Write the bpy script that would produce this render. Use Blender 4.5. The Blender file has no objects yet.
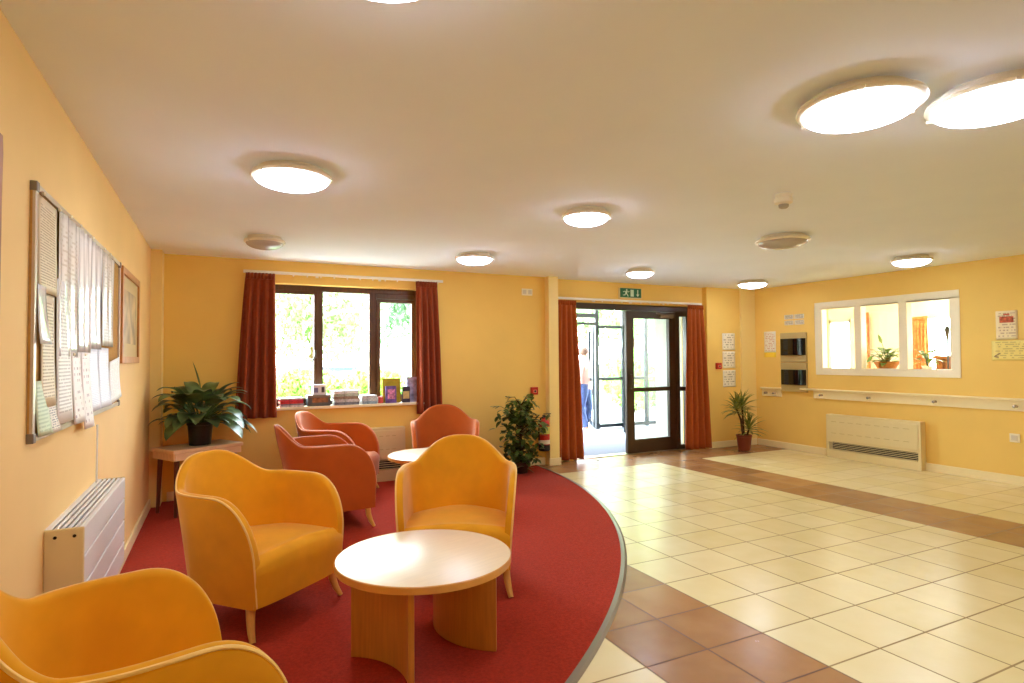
import bpy, bmesh, math, random
from mathutils import Vector, Matrix, Euler
R = math.radians
PI = math.pi
sc = bpy.context.scene
COL = sc.collection

# ------------------------------------------------------------------ camera
CAM_H = 1.361
cd = bpy.data.cameras.new('camera'); cam = bpy.data.objects.new('camera', cd); COL.objects.link(cam)
r_ = Vector((0.8974269, -0.44110471, -0.00718226)); u_ = Vector((-0.00592741, -0.02833491, 0.99958091)); f_ = Vector((0.44112336, 0.89700823, 0.02804312))
m_ = Matrix((r_, u_, -f_)).transposed().to_4x4(); m_.translation = Vector((0, 0, CAM_H))
cam.matrix_world = m_
cd.sensor_width = 36; cd.sensor_fit = 'HORIZONTAL'; cd.lens = 592.45 / 1024 * 36
cd.clip_start = 0.02; cd.clip_end = 300
sc.camera = cam

# ------------------------------------------------------------------ world, light, exposure
SKY = 17.0
LAMP = 12.0
w = bpy.data.worlds.new('sky'); sc.world = w; w.use_nodes = True
wn = w.node_tree.nodes; wl = w.node_tree.links; wn.clear()
wo = wn.new('ShaderNodeOutputWorld'); bg = wn.new('ShaderNodeBackground')
tc = wn.new('ShaderNodeTexCoord'); sx = wn.new('ShaderNodeSeparateXYZ'); mr = wn.new('ShaderNodeValToRGB')
mr.color_ramp.elements[0].position = 0.0; mr.color_ramp.elements[0].color = (0.93, 0.96, 1.0, 1)
mr.color_ramp.elements[1].position = 0.7; mr.color_ramp.elements[1].color = (0.72, 0.86, 1.0, 1)
wl.new(tc.outputs['Generated'], sx.inputs[0]); wl.new(sx.outputs['Z'], mr.inputs[0]); wl.new(mr.outputs[0], bg.inputs[0])
bg.inputs[1].default_value = SKY
wl.new(bg.outputs[0], wo.inputs[0])

def portal(name, loc, rot, sx_, sy_):
    l = bpy.data.lights.new(name, 'AREA'); l.shape = 'RECTANGLE'; l.size = sx_; l.size_y = sy_
    l.cycles.is_portal = True
    o = bpy.data.objects.new(name, l); COL.objects.link(o); o.location = loc; o.rotation_euler = rot
portal('window_daylight_portal', (1.21, 6.98, 1.5), (R(-90), 0, 0), 1.8, 1.35)

vs = sc.view_settings
vs.view_transform = 'Standard'; vs.look = 'None'; vs.gamma = 1.0; vs.use_curve_mapping = False
vs.exposure = 1.25
sc.cycles.use_denoising = True
sc.cycles.diffuse_bounces = 6
sc.cycles.max_bounces = 14
sc.cycles.transparent_max_bounces = 16
sc.cycles.sample_clamp_indirect = 6.0
sc.cycles.caustics_reflective = False; sc.cycles.caustics_refractive = False

# ------------------------------------------------------------------ materials
def s2l(c):
    return tuple((v / 255 / 12.92) if v / 255 <= 0.04045 else ((v / 255 + 0.055) / 1.055) ** 2.4 for v in c)

MATS = {}
def mat(name, rgb, rough=0.6, spec=0.5, sheen=0.0, metal=0.0, var=0.0, vscale=20.0, bump=0.0, bscale=200.0, coat=0.0, stretch=None, detail=3.0):
    """Principled material with procedural tone variation and bump; rgb are sRGB bytes."""
    if name in MATS: return MATS[name]
    m = bpy.data.materials.new(name); m.use_nodes = True
    nt = m.node_tree; b = nt.nodes['Principled BSDF']; L = nt.links
    c = s2l(rgb)
    b.inputs['Base Color'].default_value = (*c, 1)
    b.inputs['Roughness'].default_value = rough
    b.inputs['Specular IOR Level'].default_value = spec
    b.inputs['Metallic'].default_value = metal
    if sheen:
        b.inputs['Sheen Weight'].default_value = sheen; b.inputs['Sheen Roughness'].default_value = 0.35
        b.inputs['Sheen Tint'].default_value = (1, 0.93, 0.8, 1)
    if coat:
        b.inputs['Coat Weight'].default_value = coat; b.inputs['Coat Roughness'].default_value = 0.3
    t = nt.nodes.new('ShaderNodeTexCoord'); mp = nt.nodes.new('ShaderNodeMapping')
    L.new(t.outputs['Object'], mp.inputs[0])
    if stretch: mp.inputs['Scale'].default_value = stretch
    if var:
        n = nt.nodes.new('ShaderNodeTexNoise'); n.inputs['Scale'].default_value = vscale; n.inputs['Detail'].default_value = detail
        L.new(mp.outputs[0], n.inputs['Vector'])
        rp = nt.nodes.new('ShaderNodeValToRGB')
        rp.color_ramp.elements[0].position = 0.3; rp.color_ramp.elements[1].position = 0.7
        rp.color_ramp.elements[0].color = (*[max(0, x * (1 - var)) for x in c], 1)
        rp.color_ramp.elements[1].color = (*[min(1, x * (1 + var)) for x in c], 1)
        L.new(n.outputs[0], rp.inputs[0]); L.new(rp.outputs[0], b.inputs['Base Color'])
    if bump:
        n2 = nt.nodes.new('ShaderNodeTexNoise'); n2.inputs['Scale'].default_value = bscale; n2.inputs['Detail'].default_value = 2
        L.new(mp.outputs[0], n2.inputs['Vector'])
        bp = nt.nodes.new('ShaderNodeBump'); bp.inputs['Strength'].default_value = bump; bp.inputs['Distance'].default_value = 0.01
        L.new(n2.outputs[0], bp.inputs['Height']); L.new(bp.outputs[0], b.inputs['Normal'])
    MATS[name] = m
    return m

def emit(name, rgb, strength):
    m = bpy.data.materials.new(name); m.use_nodes = True
    nt = m.node_tree; nt.nodes.clear()
    o = nt.nodes.new('ShaderNodeOutputMaterial'); e = nt.nodes.new('ShaderNodeEmission')
    e.inputs[0].default_value = (*s2l(rgb), 1); e.inputs[1].default_value = strength
    nt.links.new(e.outputs[0], o.inputs[0]); MATS[name] = m
    return m

def glass_mat(name, gloss=0.06, tint=(0.97, 0.99, 0.98)):
    m = bpy.data.materials.new(name); m.use_nodes = True
    nt = m.node_tree; nt.nodes.clear()
    o = nt.nodes.new('ShaderNodeOutputMaterial'); t = nt.nodes.new('ShaderNodeBsdfTransparent'); g = nt.nodes.new('ShaderNodeBsdfGlossy')
    mx = nt.nodes.new('ShaderNodeMixShader'); mx.inputs[0].default_value = gloss
    t.inputs[0].default_value = (*tint, 1); g.inputs['Roughness'].default_value = 0.02
    nt.links.new(t.outputs[0], mx.inputs[1]); nt.links.new(g.outputs[0], mx.inputs[2]); nt.links.new(mx.outputs[0], o.inputs[0])
    return m

def leaf_mat(name, rgb, rgb2, scale=8.0, trans=0.3, rough=0.4):
    m = mat(name, rgb, rough, 0.5, var=0.01)
    nt = m.node_tree; b = nt.nodes['Principled BSDF']
    rp = [n for n in nt.nodes if n.type == 'VALTORGB'][0]; n = [n for n in nt.nodes if n.type == 'TEX_NOISE'][0]
    n.inputs['Scale'].default_value = scale
    rp.color_ramp.elements[0].color = (*s2l(rgb), 1); rp.color_ramp.elements[1].color = (*s2l(rgb2), 1)
    tr = nt.nodes.new('ShaderNodeBsdfTranslucent'); mx = nt.nodes.new('ShaderNodeMixShader'); mx.inputs[0].default_value = trans
    out = [q for q in nt.nodes if q.type == 'OUTPUT_MATERIAL'][0]
    nt.links.new(rp.outputs[0], tr.inputs[0]); nt.links.new(b.outputs[0], mx.inputs[1]); nt.links.new(tr.outputs[0], mx.inputs[2])
    nt.links.new(mx.outputs[0], out.inputs['Surface'])
    return m

def print_mat(name, paper, ink, rows=26, words=9, fill=0.62, rough=0.5, coat=0.0):
    """Paper with rows of small grey printed marks (unreadable small print)."""
    m = bpy.data.materials.new(name); m.use_nodes = True
    nt = m.node_tree; b = nt.nodes['Principled BSDF']; L = nt.links
    b.inputs['Roughness'].default_value = rough; b.inputs['Coat Weight'].default_value = coat
    t = nt.nodes.new('ShaderNodeTexCoord'); sp = nt.nodes.new('ShaderNodeSeparateXYZ'); L.new(t.outputs['UV'], sp.inputs[0])
    def mth(op, a, bb=None):
        n = nt.nodes.new('ShaderNodeMath'); n.operation = op
        for i, v in enumerate((a, bb)):
            if v is None: continue
            if isinstance(v, (int, float)): n.inputs[i].default_value = v
            else: L.new(v, n.inputs[i])
        return n.outputs[0]
    row = mth('FRACT', mth('MULTIPLY', sp.outputs['Y'], rows))
    line = mth('LESS_THAN', row, 0.45)
    cx = nt.nodes.new('ShaderNodeCombineXYZ')
    L.new(mth('MULTIPLY', sp.outputs['X'], words), cx.inputs[0]); L.new(mth('FLOOR', mth('MULTIPLY', sp.outputs['Y'], rows)), cx.inputs[1])
    nz = nt.nodes.new('ShaderNodeTexNoise'); nz.inputs['Scale'].default_value = 1.7; nz.inputs['Detail'].default_value = 1; L.new(cx.outputs[0], nz.inputs['Vector'])
    wd = mth('LESS_THAN', nz.outputs[0], fill)
    mx_ = mth('MULTIPLY', mth('GREATER_THAN', sp.outputs['X'], 0.1), mth('LESS_THAN', sp.outputs['X'], 0.9))
    my_ = mth('MULTIPLY', mth('GREATER_THAN', sp.outputs['Y'], 0.07), mth('LESS_THAN', sp.outputs['Y'], 0.93))
    k = mth('MULTIPLY', mth('MULTIPLY', line, wd), mth('MULTIPLY', mx_, my_))
    mix = nt.nodes.new('ShaderNodeMix'); mix.data_type = 'RGBA'
    mix.inputs['A'].default_value = (*s2l(paper), 1); mix.inputs['B'].default_value = (*s2l(ink), 1)
    L.new(k, mix.inputs['Factor']); L.new(mix.outputs['Result'], b.inputs['Base Color'])
    return m

# ------------------------------------------------------------------ mesh helpers
class MB:
    def __init__(s): s.v = []; s.f = []
    def add(s, vs_, fs):
        n = len(s.v); s.v += [tuple(v) for v in vs_]; s.f += [tuple(i + n for i in f) for f in fs]; return s
    def box(s, c, d, rz=0.0, M=None):
        hx, hy, hz = d[0] / 2, d[1] / 2, d[2] / 2
        vv = [Vector((x, y, z)) for x in (-hx, hx) for y in (-hy, hy) for z in (-hz, hz)]
        if rz: vv = [Matrix.Rotation(rz, 3, 'Z') @ v for v in vv]
        if M is not None: vv = [M @ v for v in vv]
        vv = [v + Vector(c) for v in vv]
        return s.add(vv, [(0, 1, 3, 2), (4, 6, 7, 5), (0, 4, 5, 1), (2, 3, 7, 6), (0, 2, 6, 4), (1, 5, 7, 3)])
    def bx(s, x0, x1, y0, y1, z0, z1):
        return s.box(((x0 + x1) / 2, (y0 + y1) / 2, (z0 + z1) / 2), (abs(x1 - x0), abs(y1 - y0), abs(z1 - z0)))
    def tube(s, pts, rad, n=10, cap=True):
        pts = [Vector(p) for p in pts]; k = len(pts)
        rr = rad if isinstance(rad, (list, tuple)) else [rad] * k
        t0 = (pts[1] - pts[0]).normalized()
        ref = Vector((0, 0, 1)) if abs(t0.z) < 0.9 else Vector((1, 0, 0))
        a = t0.cross(ref).normalized(); V = []
        for i in range(k):
            t = (pts[min(i + 1, k - 1)] - pts[max(i - 1, 0)]).normalized()
            a = (a - t * a.dot(t)).normalized(); b = t.cross(a)
            V += [pts[i] + (a * math.cos(2 * PI * j / n) + b * math.sin(2 * PI * j / n)) * rr[i] for j in range(n)]
        F = [(i * n + j, i * n + (j + 1) % n, (i + 1) * n + (j + 1) % n, (i + 1) * n + j) for i in range(k - 1) for j in range(n)]
        if cap: F += [tuple(range(n - 1, -1, -1)), tuple((k - 1) * n + j for j in range(n))]
        return s.add(V, F)
    def lathe(s, prof, c=(0, 0, 0), n=32, axis='Z'):
        V = []; k = len(prof)
        for r, z in prof:
            for j in range(n):
                a = 2 * PI * j / n
                p = (r * math.cos(a), r * math.sin(a), z)
                if axis == 'X': p = (p[2], p[0], p[1])
                if axis == 'Y': p = (p[0], p[2], p[1])
                V.append((p[0] + c[0], p[1] + c[1], p[2] + c[2]))
        F = [(i * n + j, i * n + (j + 1) % n, (i + 1) * n + (j + 1) % n, (i + 1) * n + j) for i in range(k - 1) for j in range(n)]
        if prof[0][0] > 1e-6: F.append(tuple(range(n - 1, -1, -1)))
        if prof[-1][0] > 1e-6: F.append(tuple((k - 1) * n + j for j in range(n)))
        return s.add(V, F)
    def prism(s, poly, z0, z1):
        n = len(poly)
        V = [(x, y, z0) for x, y in poly] + [(x, y, z1) for x, y in poly]
        F = [tuple(range(n - 1, -1, -1)), tuple(range(n, 2 * n))] + [(i, (i + 1) % n, n + (i + 1) % n, n + i) for i in range(n)]
        return s.add(V, F)
    def xform(s, M): s.v = [tuple(M @ Vector(v)) for v in s.v]; return s
    def build(s, name, m=None, parent=None, smooth=None, bevel=0.0, seg=2, uv=None, recalc=True, solid=0.0):
        me = bpy.data.meshes.new(name); me.from_pydata(s.v, [], s.f); me.update()
        if recalc:
            bm = bmesh.new(); bm.from_mesh(me)
            bmesh.ops.remove_doubles(bm, verts=bm.verts, dist=1e-6)
            bmesh.ops.recalc_face_normals(bm, faces=bm.faces); bm.to_mesh(me); bm.free()
        if smooth is not None:
            me.shade_smooth(); me.set_sharp_from_angle(angle=R(smooth))
        o = bpy.data.objects.new(name, me); COL.objects.link(o)
        if m is not None: me.materials.append(m)
        if parent is not None: o.parent = parent
        if solid:
            q = o.modifiers.new('thickness', 'SOLIDIFY'); q.thickness = solid; q.offset = 0
        if bevel:
            q = o.modifiers.new('bevel', 'BEVEL'); q.width = bevel; q.segments = seg; q.limit_method = 'ANGLE'; q.angle_limit = R(40)
        return o

def tag(o, label, cat, group=None, kind=None):
    if label: o['label'] = label
    if cat: o['category'] = cat
    if group: o['group'] = group
    if kind: o['kind'] = kind
    return o
def empty(name, loc=(0, 0, 0), rz=0.0, label=None, cat=None, group=None):
    o = bpy.data.objects.new(name, None); COL.objects.link(o); o.location = loc; o.rotation_euler = (0, 0, rz)
    o.empty_display_size = 0.1
    return tag(o, label, cat, group)
def struct(o): o['kind'] = 'structure'; return o
def dup(src, loc, rz, label):
    r = src.copy(); COL.objects.link(r); r.location = loc; r.rotation_euler = (0, 0, rz); r['label'] = label
    for ch in list(src.children):
        c = ch.copy(); COL.objects.link(c); c.parent = r
        for g in list(ch.children):
            d = g.copy(); COL.objects.link(d); d.parent = c
    return r
def recolor(root, table):
    for ch in list(root.children) + [g for c in root.children for g in c.children]:
        if ch.data.materials and ch.data.materials[0].name in table:
            ch.data = ch.data.copy(); ch.data.materials[0] = table[ch.data.materials[0].name]

# ------------------------------------------------------------------ room dimensions (metres, camera above the origin)
XL, XR, YB, H = -0.588, 7.472, 6.631, 2.40
YD = 6.72          # face of the entrance wall, a little behind the window wall
YF = -2.6          # wall behind the camera
TH = 0.16
WX0, WX1, WZ0, WZ1 = 0.34, 2.10, 0.865, 2.165     # window opening
DX0, DX1, DZ1 = 4.20, 6.27, 2.105                  # entrance opening
IY0, IY1, IZ0, IZ1 = 3.84, 5.48, 1.175, 2.025      # interior window opening

wall_m = mat('yellow_wall_paint', (248, 208, 112), 0.75, 0.3, var=0.02, vscale=3, bump=0.02, bscale=300)
trim_m = mat('pale_yellow_gloss', (251, 224, 146), 0.45, 0.4, var=0.01)
ceil_m = mat('white_ceiling_paint', (243, 247, 253), 0.85, 0.2, var=0.015, vscale=2)
skirt_m = mat('cream_gloss_paint', (250, 232, 180), 0.35, 0.5, var=0.01)
white_m = mat('white_gloss_paint', (252, 241, 208), 0.35, 0.5, var=0.01)

# floor tiles -------------------------------------------------------------
def floor_material():
    m = bpy.data.materials.new('cream_and_brown_tiles'); m.use_nodes = True
    nt = m.node_tree; b = nt.nodes['Principled BSDF']; L = nt.links
    g = nt.nodes.new('ShaderNodeNewGeometry'); sp = nt.nodes.new('ShaderNodeSeparateXYZ'); L.new(g.outputs['Position'], sp.inputs[0])
    X, Y = sp.outputs['X'], sp.outputs['Y']
    def mth(op, a, bb=None):
        n = nt.nodes.new('ShaderNodeMath'); n.operation = op
        for i, v in enumerate((a, bb)):
            if v is None: continue
            if isinstance(v, (int, float)): n.inputs[i].default_value = v
            else: L.new(v, n.inputs[i])
        return n.outputs[0]
    def between(v, a, c): return mth('MULTIPLY', mth('GREATER_THAN', v, a), mth('LESS_THAN', v, c))
    S = 0.3575
    shift = mth('MULTIPLY', mth('GREATER_THAN', X, 5.08), 5.08 - 2.758 - 6 * S)
    tx = mth('DIVIDE', mth('SUBTRACT', mth('SUBTRACT', X, 2.758 - 20 * S), shift), S); ty = mth('DIVIDE', mth('SUBTRACT', Y, 1.756 - 30 * S), S)
    fx, fy = mth('FRACT', tx), mth('FRACT', ty)
    gw = 0.013
    gx = mth('GREATER_THAN', mth('ABSOLUTE', mth('SUBTRACT', fx, 0.5)), 0.5 - gw)
    gy = mth('GREATER_THAN', mth('ABSOLUTE', mth('SUBTRACT', fy, 0.5)), 0.5 - gw)
    grout = mth('MAXIMUM', gx, gy)
    band = mth('MAXIMUM', mth('MAXIMUM', between(X, 2.758 - 3 * S, 2.758 - S), between(X, 5.08, 5.08 + 2 * S - 0.01)), mth('GREATER_THAN', Y, 1.756 + 12 * S))
    cmb = nt.nodes.new('ShaderNodeCombineXYZ'); L.new(mth('FLOOR', tx), cmb.inputs[0]); L.new(mth('FLOOR', ty), cmb.inputs[1])
    wn_ = nt.nodes.new('ShaderNodeTexWhiteNoise'); wn_.noise_dimensions = '3D'; L.new(cmb.outputs[0], wn_.inputs['Vector'])
    nz = nt.nodes.new('ShaderNodeTexNoise'); nz.inputs['Scale'].default_value = 5; nz.inputs['Detail'].default_value = 5; L.new(g.outputs['Position'], nz.inputs['Vector'])
    tone = mth('ADD', mth('MULTIPLY', nz.outputs[0], 0.6), mth('MULTIPLY', wn_.outputs['Value'], 0.4))
    def ramp(a, c):
        r = nt.nodes.new('ShaderNodeValToRGB'); r.color_ramp.elements[0].position = 0.25; r.color_ramp.elements[1].position = 0.75
        r.color_ramp.elements[0].color = (*s2l(a), 1); r.color_ramp.elements[1].color = (*s2l(c), 1); L.new(tone, r.inputs[0]); return r.outputs[0]
    def mix(f, a, c):
        n = nt.nodes.new('ShaderNodeMix'); n.data_type = 'RGBA'; L.new(f, n.inputs['Factor'])
        for k, v in (('A', a), ('B', c)):
            if isinstance(v, tuple): n.inputs[k].default_value = (*s2l(v), 1)
            else: L.new(v, n.inputs[k])
        return n.outputs['Result']
    cream = mix(grout, ramp((232, 213, 154), (239, 223, 172)), (150, 122, 68))
    brown = mix(grout, ramp((150, 104, 62), (180, 132, 84)), (112, 74, 48))
    L.new(mix(band, cream, brown), b.inputs['Base Color'])
    b.inputs['Roughness'].default_value = 0.22; b.inputs['Specular IOR Level'].default_value = 0.5
    rr = mth('ADD', mth('MULTIPLY', grout, 0.4), mth('ADD', mth('MULTIPLY', nz.outputs[0], 0.14), 0.17)); L.new(rr, b.inputs['Roughness'])
    bp = nt.nodes.new('ShaderNodeBump'); bp.inputs['Strength'].default_value = 0.25; bp.inputs['Distance'].default_value = 0.004; bp.invert = True
    L.new(mth('ADD', grout, mth('MULTIPLY', nz.outputs[0], 0.25)), bp.inputs['Height']); L.new(bp.outputs[0], b.inputs['Normal'])
    return m

struct(MB().bx(XL - TH, XR + TH, YF - TH, YD + 0.12, -0.12, 0).build('floor', floor_material()))
struct(MB().bx(XL - TH, XR + TH, YF - TH, YD + 0.25, H, H + 0.12).build('ceiling', ceil_m))
struct(MB().bx(XL - TH, XL, YF - TH, YB + 0.25, 0, H).build('wall_left', mat('wall_paint_with_daylight', (247, 207, 138), 0.75, 0.3, var=0.02, vscale=3, bump=0.02, bscale=300)))  # wall colour shifted to peach to paint in the cool daylight
wb = MB()
wb.bx(XL, WX0, YB, YB + 0.25, 0, H); wb.bx(WX1, 3.86, YB, YB + 0.25, 0, H)
wb.bx(WX0, WX1, YB, YB + 0.25, 0, WZ0 - 0.03); wb.bx(WX0, WX1, YB, YB + 0.25, WZ1, H)
wb.bx(3.86, DX0, YD, YD + 0.2, 0, H); wb.bx(DX1, 6.50, YD, YD + 0.2, 0, H); wb.bx(DX0, DX1, YD, YD + 0.2, DZ1, H)
wb.bx(6.50, XR + TH, YB, YD + 0.2, 0, H)
struct(wb.build('wall_back', wall_m))
wr = MB()
wr.bx(XR, XR + TH, YF, IY0, 0, H); wr.bx(XR, XR + TH, IY1, YB, 0, H)
wr.bx(XR, XR + TH, IY0, IY1, 0, IZ0); wr.bx(XR, XR + TH, IY0, IY1, IZ1, H)
struct(wr.build('wall_right', wall_m))
struct(MB().bx(XL, XR, YF - TH, YF, 0, H).build('wall_front', wall_m))
# boxed-in pipes and pilasters
struct(MB().bx(XL, -0.497, 6.40, YB, 0, H).build('trim_1', trim_m))
struct(MB().bx(3.735, 3.875, 6.53, YD, 0, H).build('trim_2', trim_m))
struct(MB().bx(7.17, XR, 6.60, YB, 0, H).build('trim_3', trim_m))
# baseboards
def skirting(name, segs):
    b = MB()
    for s in segs: b.bx(*s, 0.0, 0.095)
    struct(b.build(name, skirt_m, bevel=0.006))
skirting('baseboard_left', [(XL, XL + 0.018, YF, 6.38)])
skirting('baseboard_back', [(XL + 0.13, 3.715, YB - 0.018, YB), (3.717, 3.892, 6.512, 6.53), (3.875, DX0 - 0.06, YD - 0.018, YD), (6.502, 7.152, YB - 0.018, YB), (7.152, XR - 0.02, 6.582, 6.6)])
skirting('baseboard_right', [(XR - 0.018, XR, YF, 4.17), (XR - 0.018, XR, 5.43, 6.58)])

# ------------------------------------------------------------------ window in the back wall
brown_m = mat('dark_brown_stained_wood', (92, 58, 28), 0.4, 0.5, var=0.18, vscale=9, stretch=(6, 6, 0.6))
dbrown_m = mat('dark_brown_door_metal', (64, 44, 24), 0.35, 0.5, var=0.08, vscale=6)
glass = glass_mat('clear_glass', 0.05)
chrome_m = mat('satin_metal', (200, 200, 200), 0.25, 0.5, metal=1.0)
YW = YB + 0.13
win = empty('window_1', (0, 0, 0)); struct(win)
f = MB()
f.bx(WX0, WX1, YW, YW + 0.07, WZ1 - 0.06, WZ1); f.bx(WX0, WX1, YW, YW + 0.07, WZ0 - 0.02, WZ0 + 0.045)
f.bx(WX0, WX0 + 0.06, YW + 0.0015, YW + 0.0685, WZ0, WZ1); f.bx(WX1 - 0.06, WX1, YW + 0.0015, YW + 0.0685, WZ0, WZ1)
f.bx(0.945, 1.01, YW + 0.0015, YW + 0.0685, WZ0, WZ1); f.bx(1.515, 1.60, YW + 0.0015, YW + 0.0685, WZ0, WZ1)
struct(f.build('window_frame', brown_m, win, bevel=0.006))
def sash(x0, x1, z0, z1, wd=0.05):
    b = MB(); y0, y1 = YW - 0.02, YW + 0.04
    b.bx(x0, x1, y0, y1, z1 - wd, z1); b.bx(x0, x1, y0, y1, z0, z0 + wd); b.bx(x0, x0 + wd, y0, y1, z0 + wd, z1 - wd); b.bx(x1 - wd, x1, y0, y1, z0 + wd, z1 - wd)
    o = struct(b.build('window_sash', brown_m, win, bevel=0.005))
    return o
sl = sash(0.40, 0.95, WZ0 + 0.04, WZ1 - 0.055, 0.04)
sr = sash(1.60, 2.045, WZ0 + 0.04, WZ1 - 0.115, 0.04)
struct(MB().bx(1.60, 2.045, YW - 0.012, YW + 0.05, WZ1 - 0.112, WZ1 - 0.061).build('window_transom', brown_m, win, bevel=0.004))
for x0, x1 in ((0.43, 0.91), (1.0, 1.53), (1.63, 2.02)):
    struct(MB().bx(x0, x1, YW + 0.02, YW + 0.026, WZ0 + 0.03, WZ1 - 0.05).build('window_pane', glass, win))
h = MB(); h.box((0.925, YW - 0.03, 1.42), (0.022, 0.02, 0.09)); h.tube([(0.925, YW - 0.045, 1.43), (0.915, YW - 0.06, 1.40), (0.885, YW - 0.06, 1.33)], 0.009)
struct(h.build('window_handle', mat('dull_grey_handle', (110, 106, 96), 0.4, 0.5, metal=0.5), win, smooth=40))
struct(MB().bx(WX0 - 0.02, WX1 + 0.02, YB - 0.05, YW + 0.01, WZ0 - 0.03, WZ0).build('window_sill', white_m, win, bevel=0.006))

# curtains ------------------------------------------------------------------
curt_red = mat('maroon_curtain_cloth', (148, 66, 34), 0.8, 0.2, sheen=0.25, var=0.10, vscale=30, bump=0.05, bscale=400)
curt_org = mat('rust_orange_curtain_cloth', (170, 82, 30), 0.8, 0.2, sheen=0.25, var=0.08, vscale=30, bump=0.05, bscale=400)
def curtain(x0t, x1t, x0b, x1b, y, z0, z1, folds, m, label, seed, cat='curtain', axis='x', group=None, depth=0.035):
    rnd = random.Random(seed); ph = [rnd.uniform(-0.5, 0.5) for _ in range(folds + 2)]
    b = MB(); NU, NV = folds * 12, 26; V = []
    for j in range(NV + 1):
        t = j / NV; z = z1 + (z0 - z1) * t
        e = t ** 0.8
        for i in range(NU + 1):
            uu = i / NU
            k = uu * folds; q = int(k)
            wob = 0.35 * (ph[q] * (1 - (k - q)) + ph[q + 1] * (k - q)) * e
            amp = depth * (0.45 + 0.55 * min(1, t * 3)) * (0.8 + 0.4 * abs(ph[min(q + 1, folds)]) * 2 * e)
            xt = x0t + (x1t - x0t) * uu; xb = x0b + (x1b - x0b) * uu
            x = xt + (xb - xt) * e + wob * 0.04
            yy = y + amp * math.sin(2 * PI * (k + wob * 0.6)) * (1 if t > 0.06 else 0.5)
            V.append((x, yy, z) if axis == 'x' else (yy, x, z))
    F = [(j * (NU + 1) + i, j * (NU + 1) + i + 1, (j + 1) * (NU + 1) + i + 1, (j + 1) * (NU + 1) + i) for j in range(NV) for i in range(NU)]
    b.add(V, F)
    o = b.build('curtain', m, None, smooth=80, solid=0.006)
    tag(o, label, cat, group)
    # gathered heading band along the top
    hb = MB(); V = []
    for j, z in enumerate((z1 + 0.012, z1 - 0.05)):
        for i in range(NU + 1):
            uu = i / NU; x = x0t + (x1t - x0t) * uu; yy = y - 0.008 + depth * 0.55 * math.sin(2 * PI * uu * folds * 2)
            V.append((x, yy, z) if axis == 'x' else (yy, x, z))
    hb.add(V, [(i, i + 1, NU + 2 + i, NU + 1 + i) for i in range(NU)])
    hb.build('curtain_heading', m, o, smooth=80, solid=0.008)
    return o
curtain(0.225, 0.495, 0.135, 0.52, YB - 0.085, 0.77, 2.235, 4, curt_red, 'maroon curtain hanging at the left of the window', 1)
curtain(2.00, 2.25, 2.01, 2.315, YB - 0.085, 0.73, 2.235, 4, curt_red, 'maroon curtain hanging at the right of the window', 2)
curtain(3.915, 4.19, 3.83, 4.30, YD - 0.10, 0.035, 2.10, 4, curt_org, 'long rust orange curtain left of the entrance doors', 3)
curtain(6.06, 6.34, 5.98, 6.46, YD - 0.17, 0.03, 2.10, 4, curt_org, 'long rust orange curtain right of the entrance doors', 4)

rail_m = mat('white_curtain_track', (240, 232, 215), 0.35, 0.5)
def rail(x0, x1, y, z, wall_y, label):
    root = empty('curtain_rail', ((x0 + x1) / 2, y, z), 0, label, 'curtain rail', 'white curtain rails')
    dx = (x1 - x0) / 2
    MB().box((0, 0, 0), (2 * dx, 0.014, 0.03)).build('track', rail_m, root, bevel=0.004)
    n = max(3, int((x1 - x0) / 0.6))
    for i in range(n + 1):
        b = MB(); x = -dx + 0.05 + (2 * dx - 0.1) * i / n
        b.box((x, (wall_y - y) / 2 + 0.004, 0.008), (0.022, abs(wall_y - y) - 0.008, 0.012)); b.box((x, wall_y - y - 0.004, 0), (0.03, 0.007, 0.05))
        b.build('bracket', rail_m, root)
    for i in range(9):
        x = -dx * 0.55 + i * dx * 0.13
        MB().lathe([(0.0, -0.034), (0.006, -0.03), (0.008, -0.02), (0.005, -0.013)], (x, 0, 0), 8).build('glider', rail_m, root, smooth=60)
rail(0.20, 2.33, YB - 0.075, 2.262, YB, 'white curtain rail above the window')
rail(3.90, 6.40, YD - 0.09, 2.14, YD, 'white curtain rail above the entrance doors')

# ------------------------------------------------------------------ entrance doors
YDf = YD + 0.05
door = struct(empty('door_1'))
f = MB()
f.bx(DX0, DX1, YDf + 0.001, YDf + 0.079, 2.0205, DZ1); f.bx(DX0, DX0 + 0.085, YDf, YDf + 0.08, 0, 2.02); f.bx(DX1 - 0.05, DX1, YDf, YDf + 0.08, 0, 2.02)
f.bx(6.02, 6.09, YDf, YDf + 0.08, 0, 2.02); f.bx(6.09, DX1 - 0.05, YDf, YDf + 0.08, 0, 0.07); f.bx(6.09, DX1 - 0.05, YDf, YDf + 0.08, 0.86, 0.92); f.bx(6.09, DX1 - 0.05, YDf, YDf + 0.08, 1.96, 2.02)
struct(f.build('door_frame', dbrown_m, door, bevel=0.005))
struct(MB().bx(6.085, DX1 - 0.045, YDf + 0.035, YDf + 0.042, 0.06, 1.97).build('side_pane', glass, door))
handle_m = mat('dark_bronze_handle', (70, 58, 44), 0.35, 0.5, metal=0.4)
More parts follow.
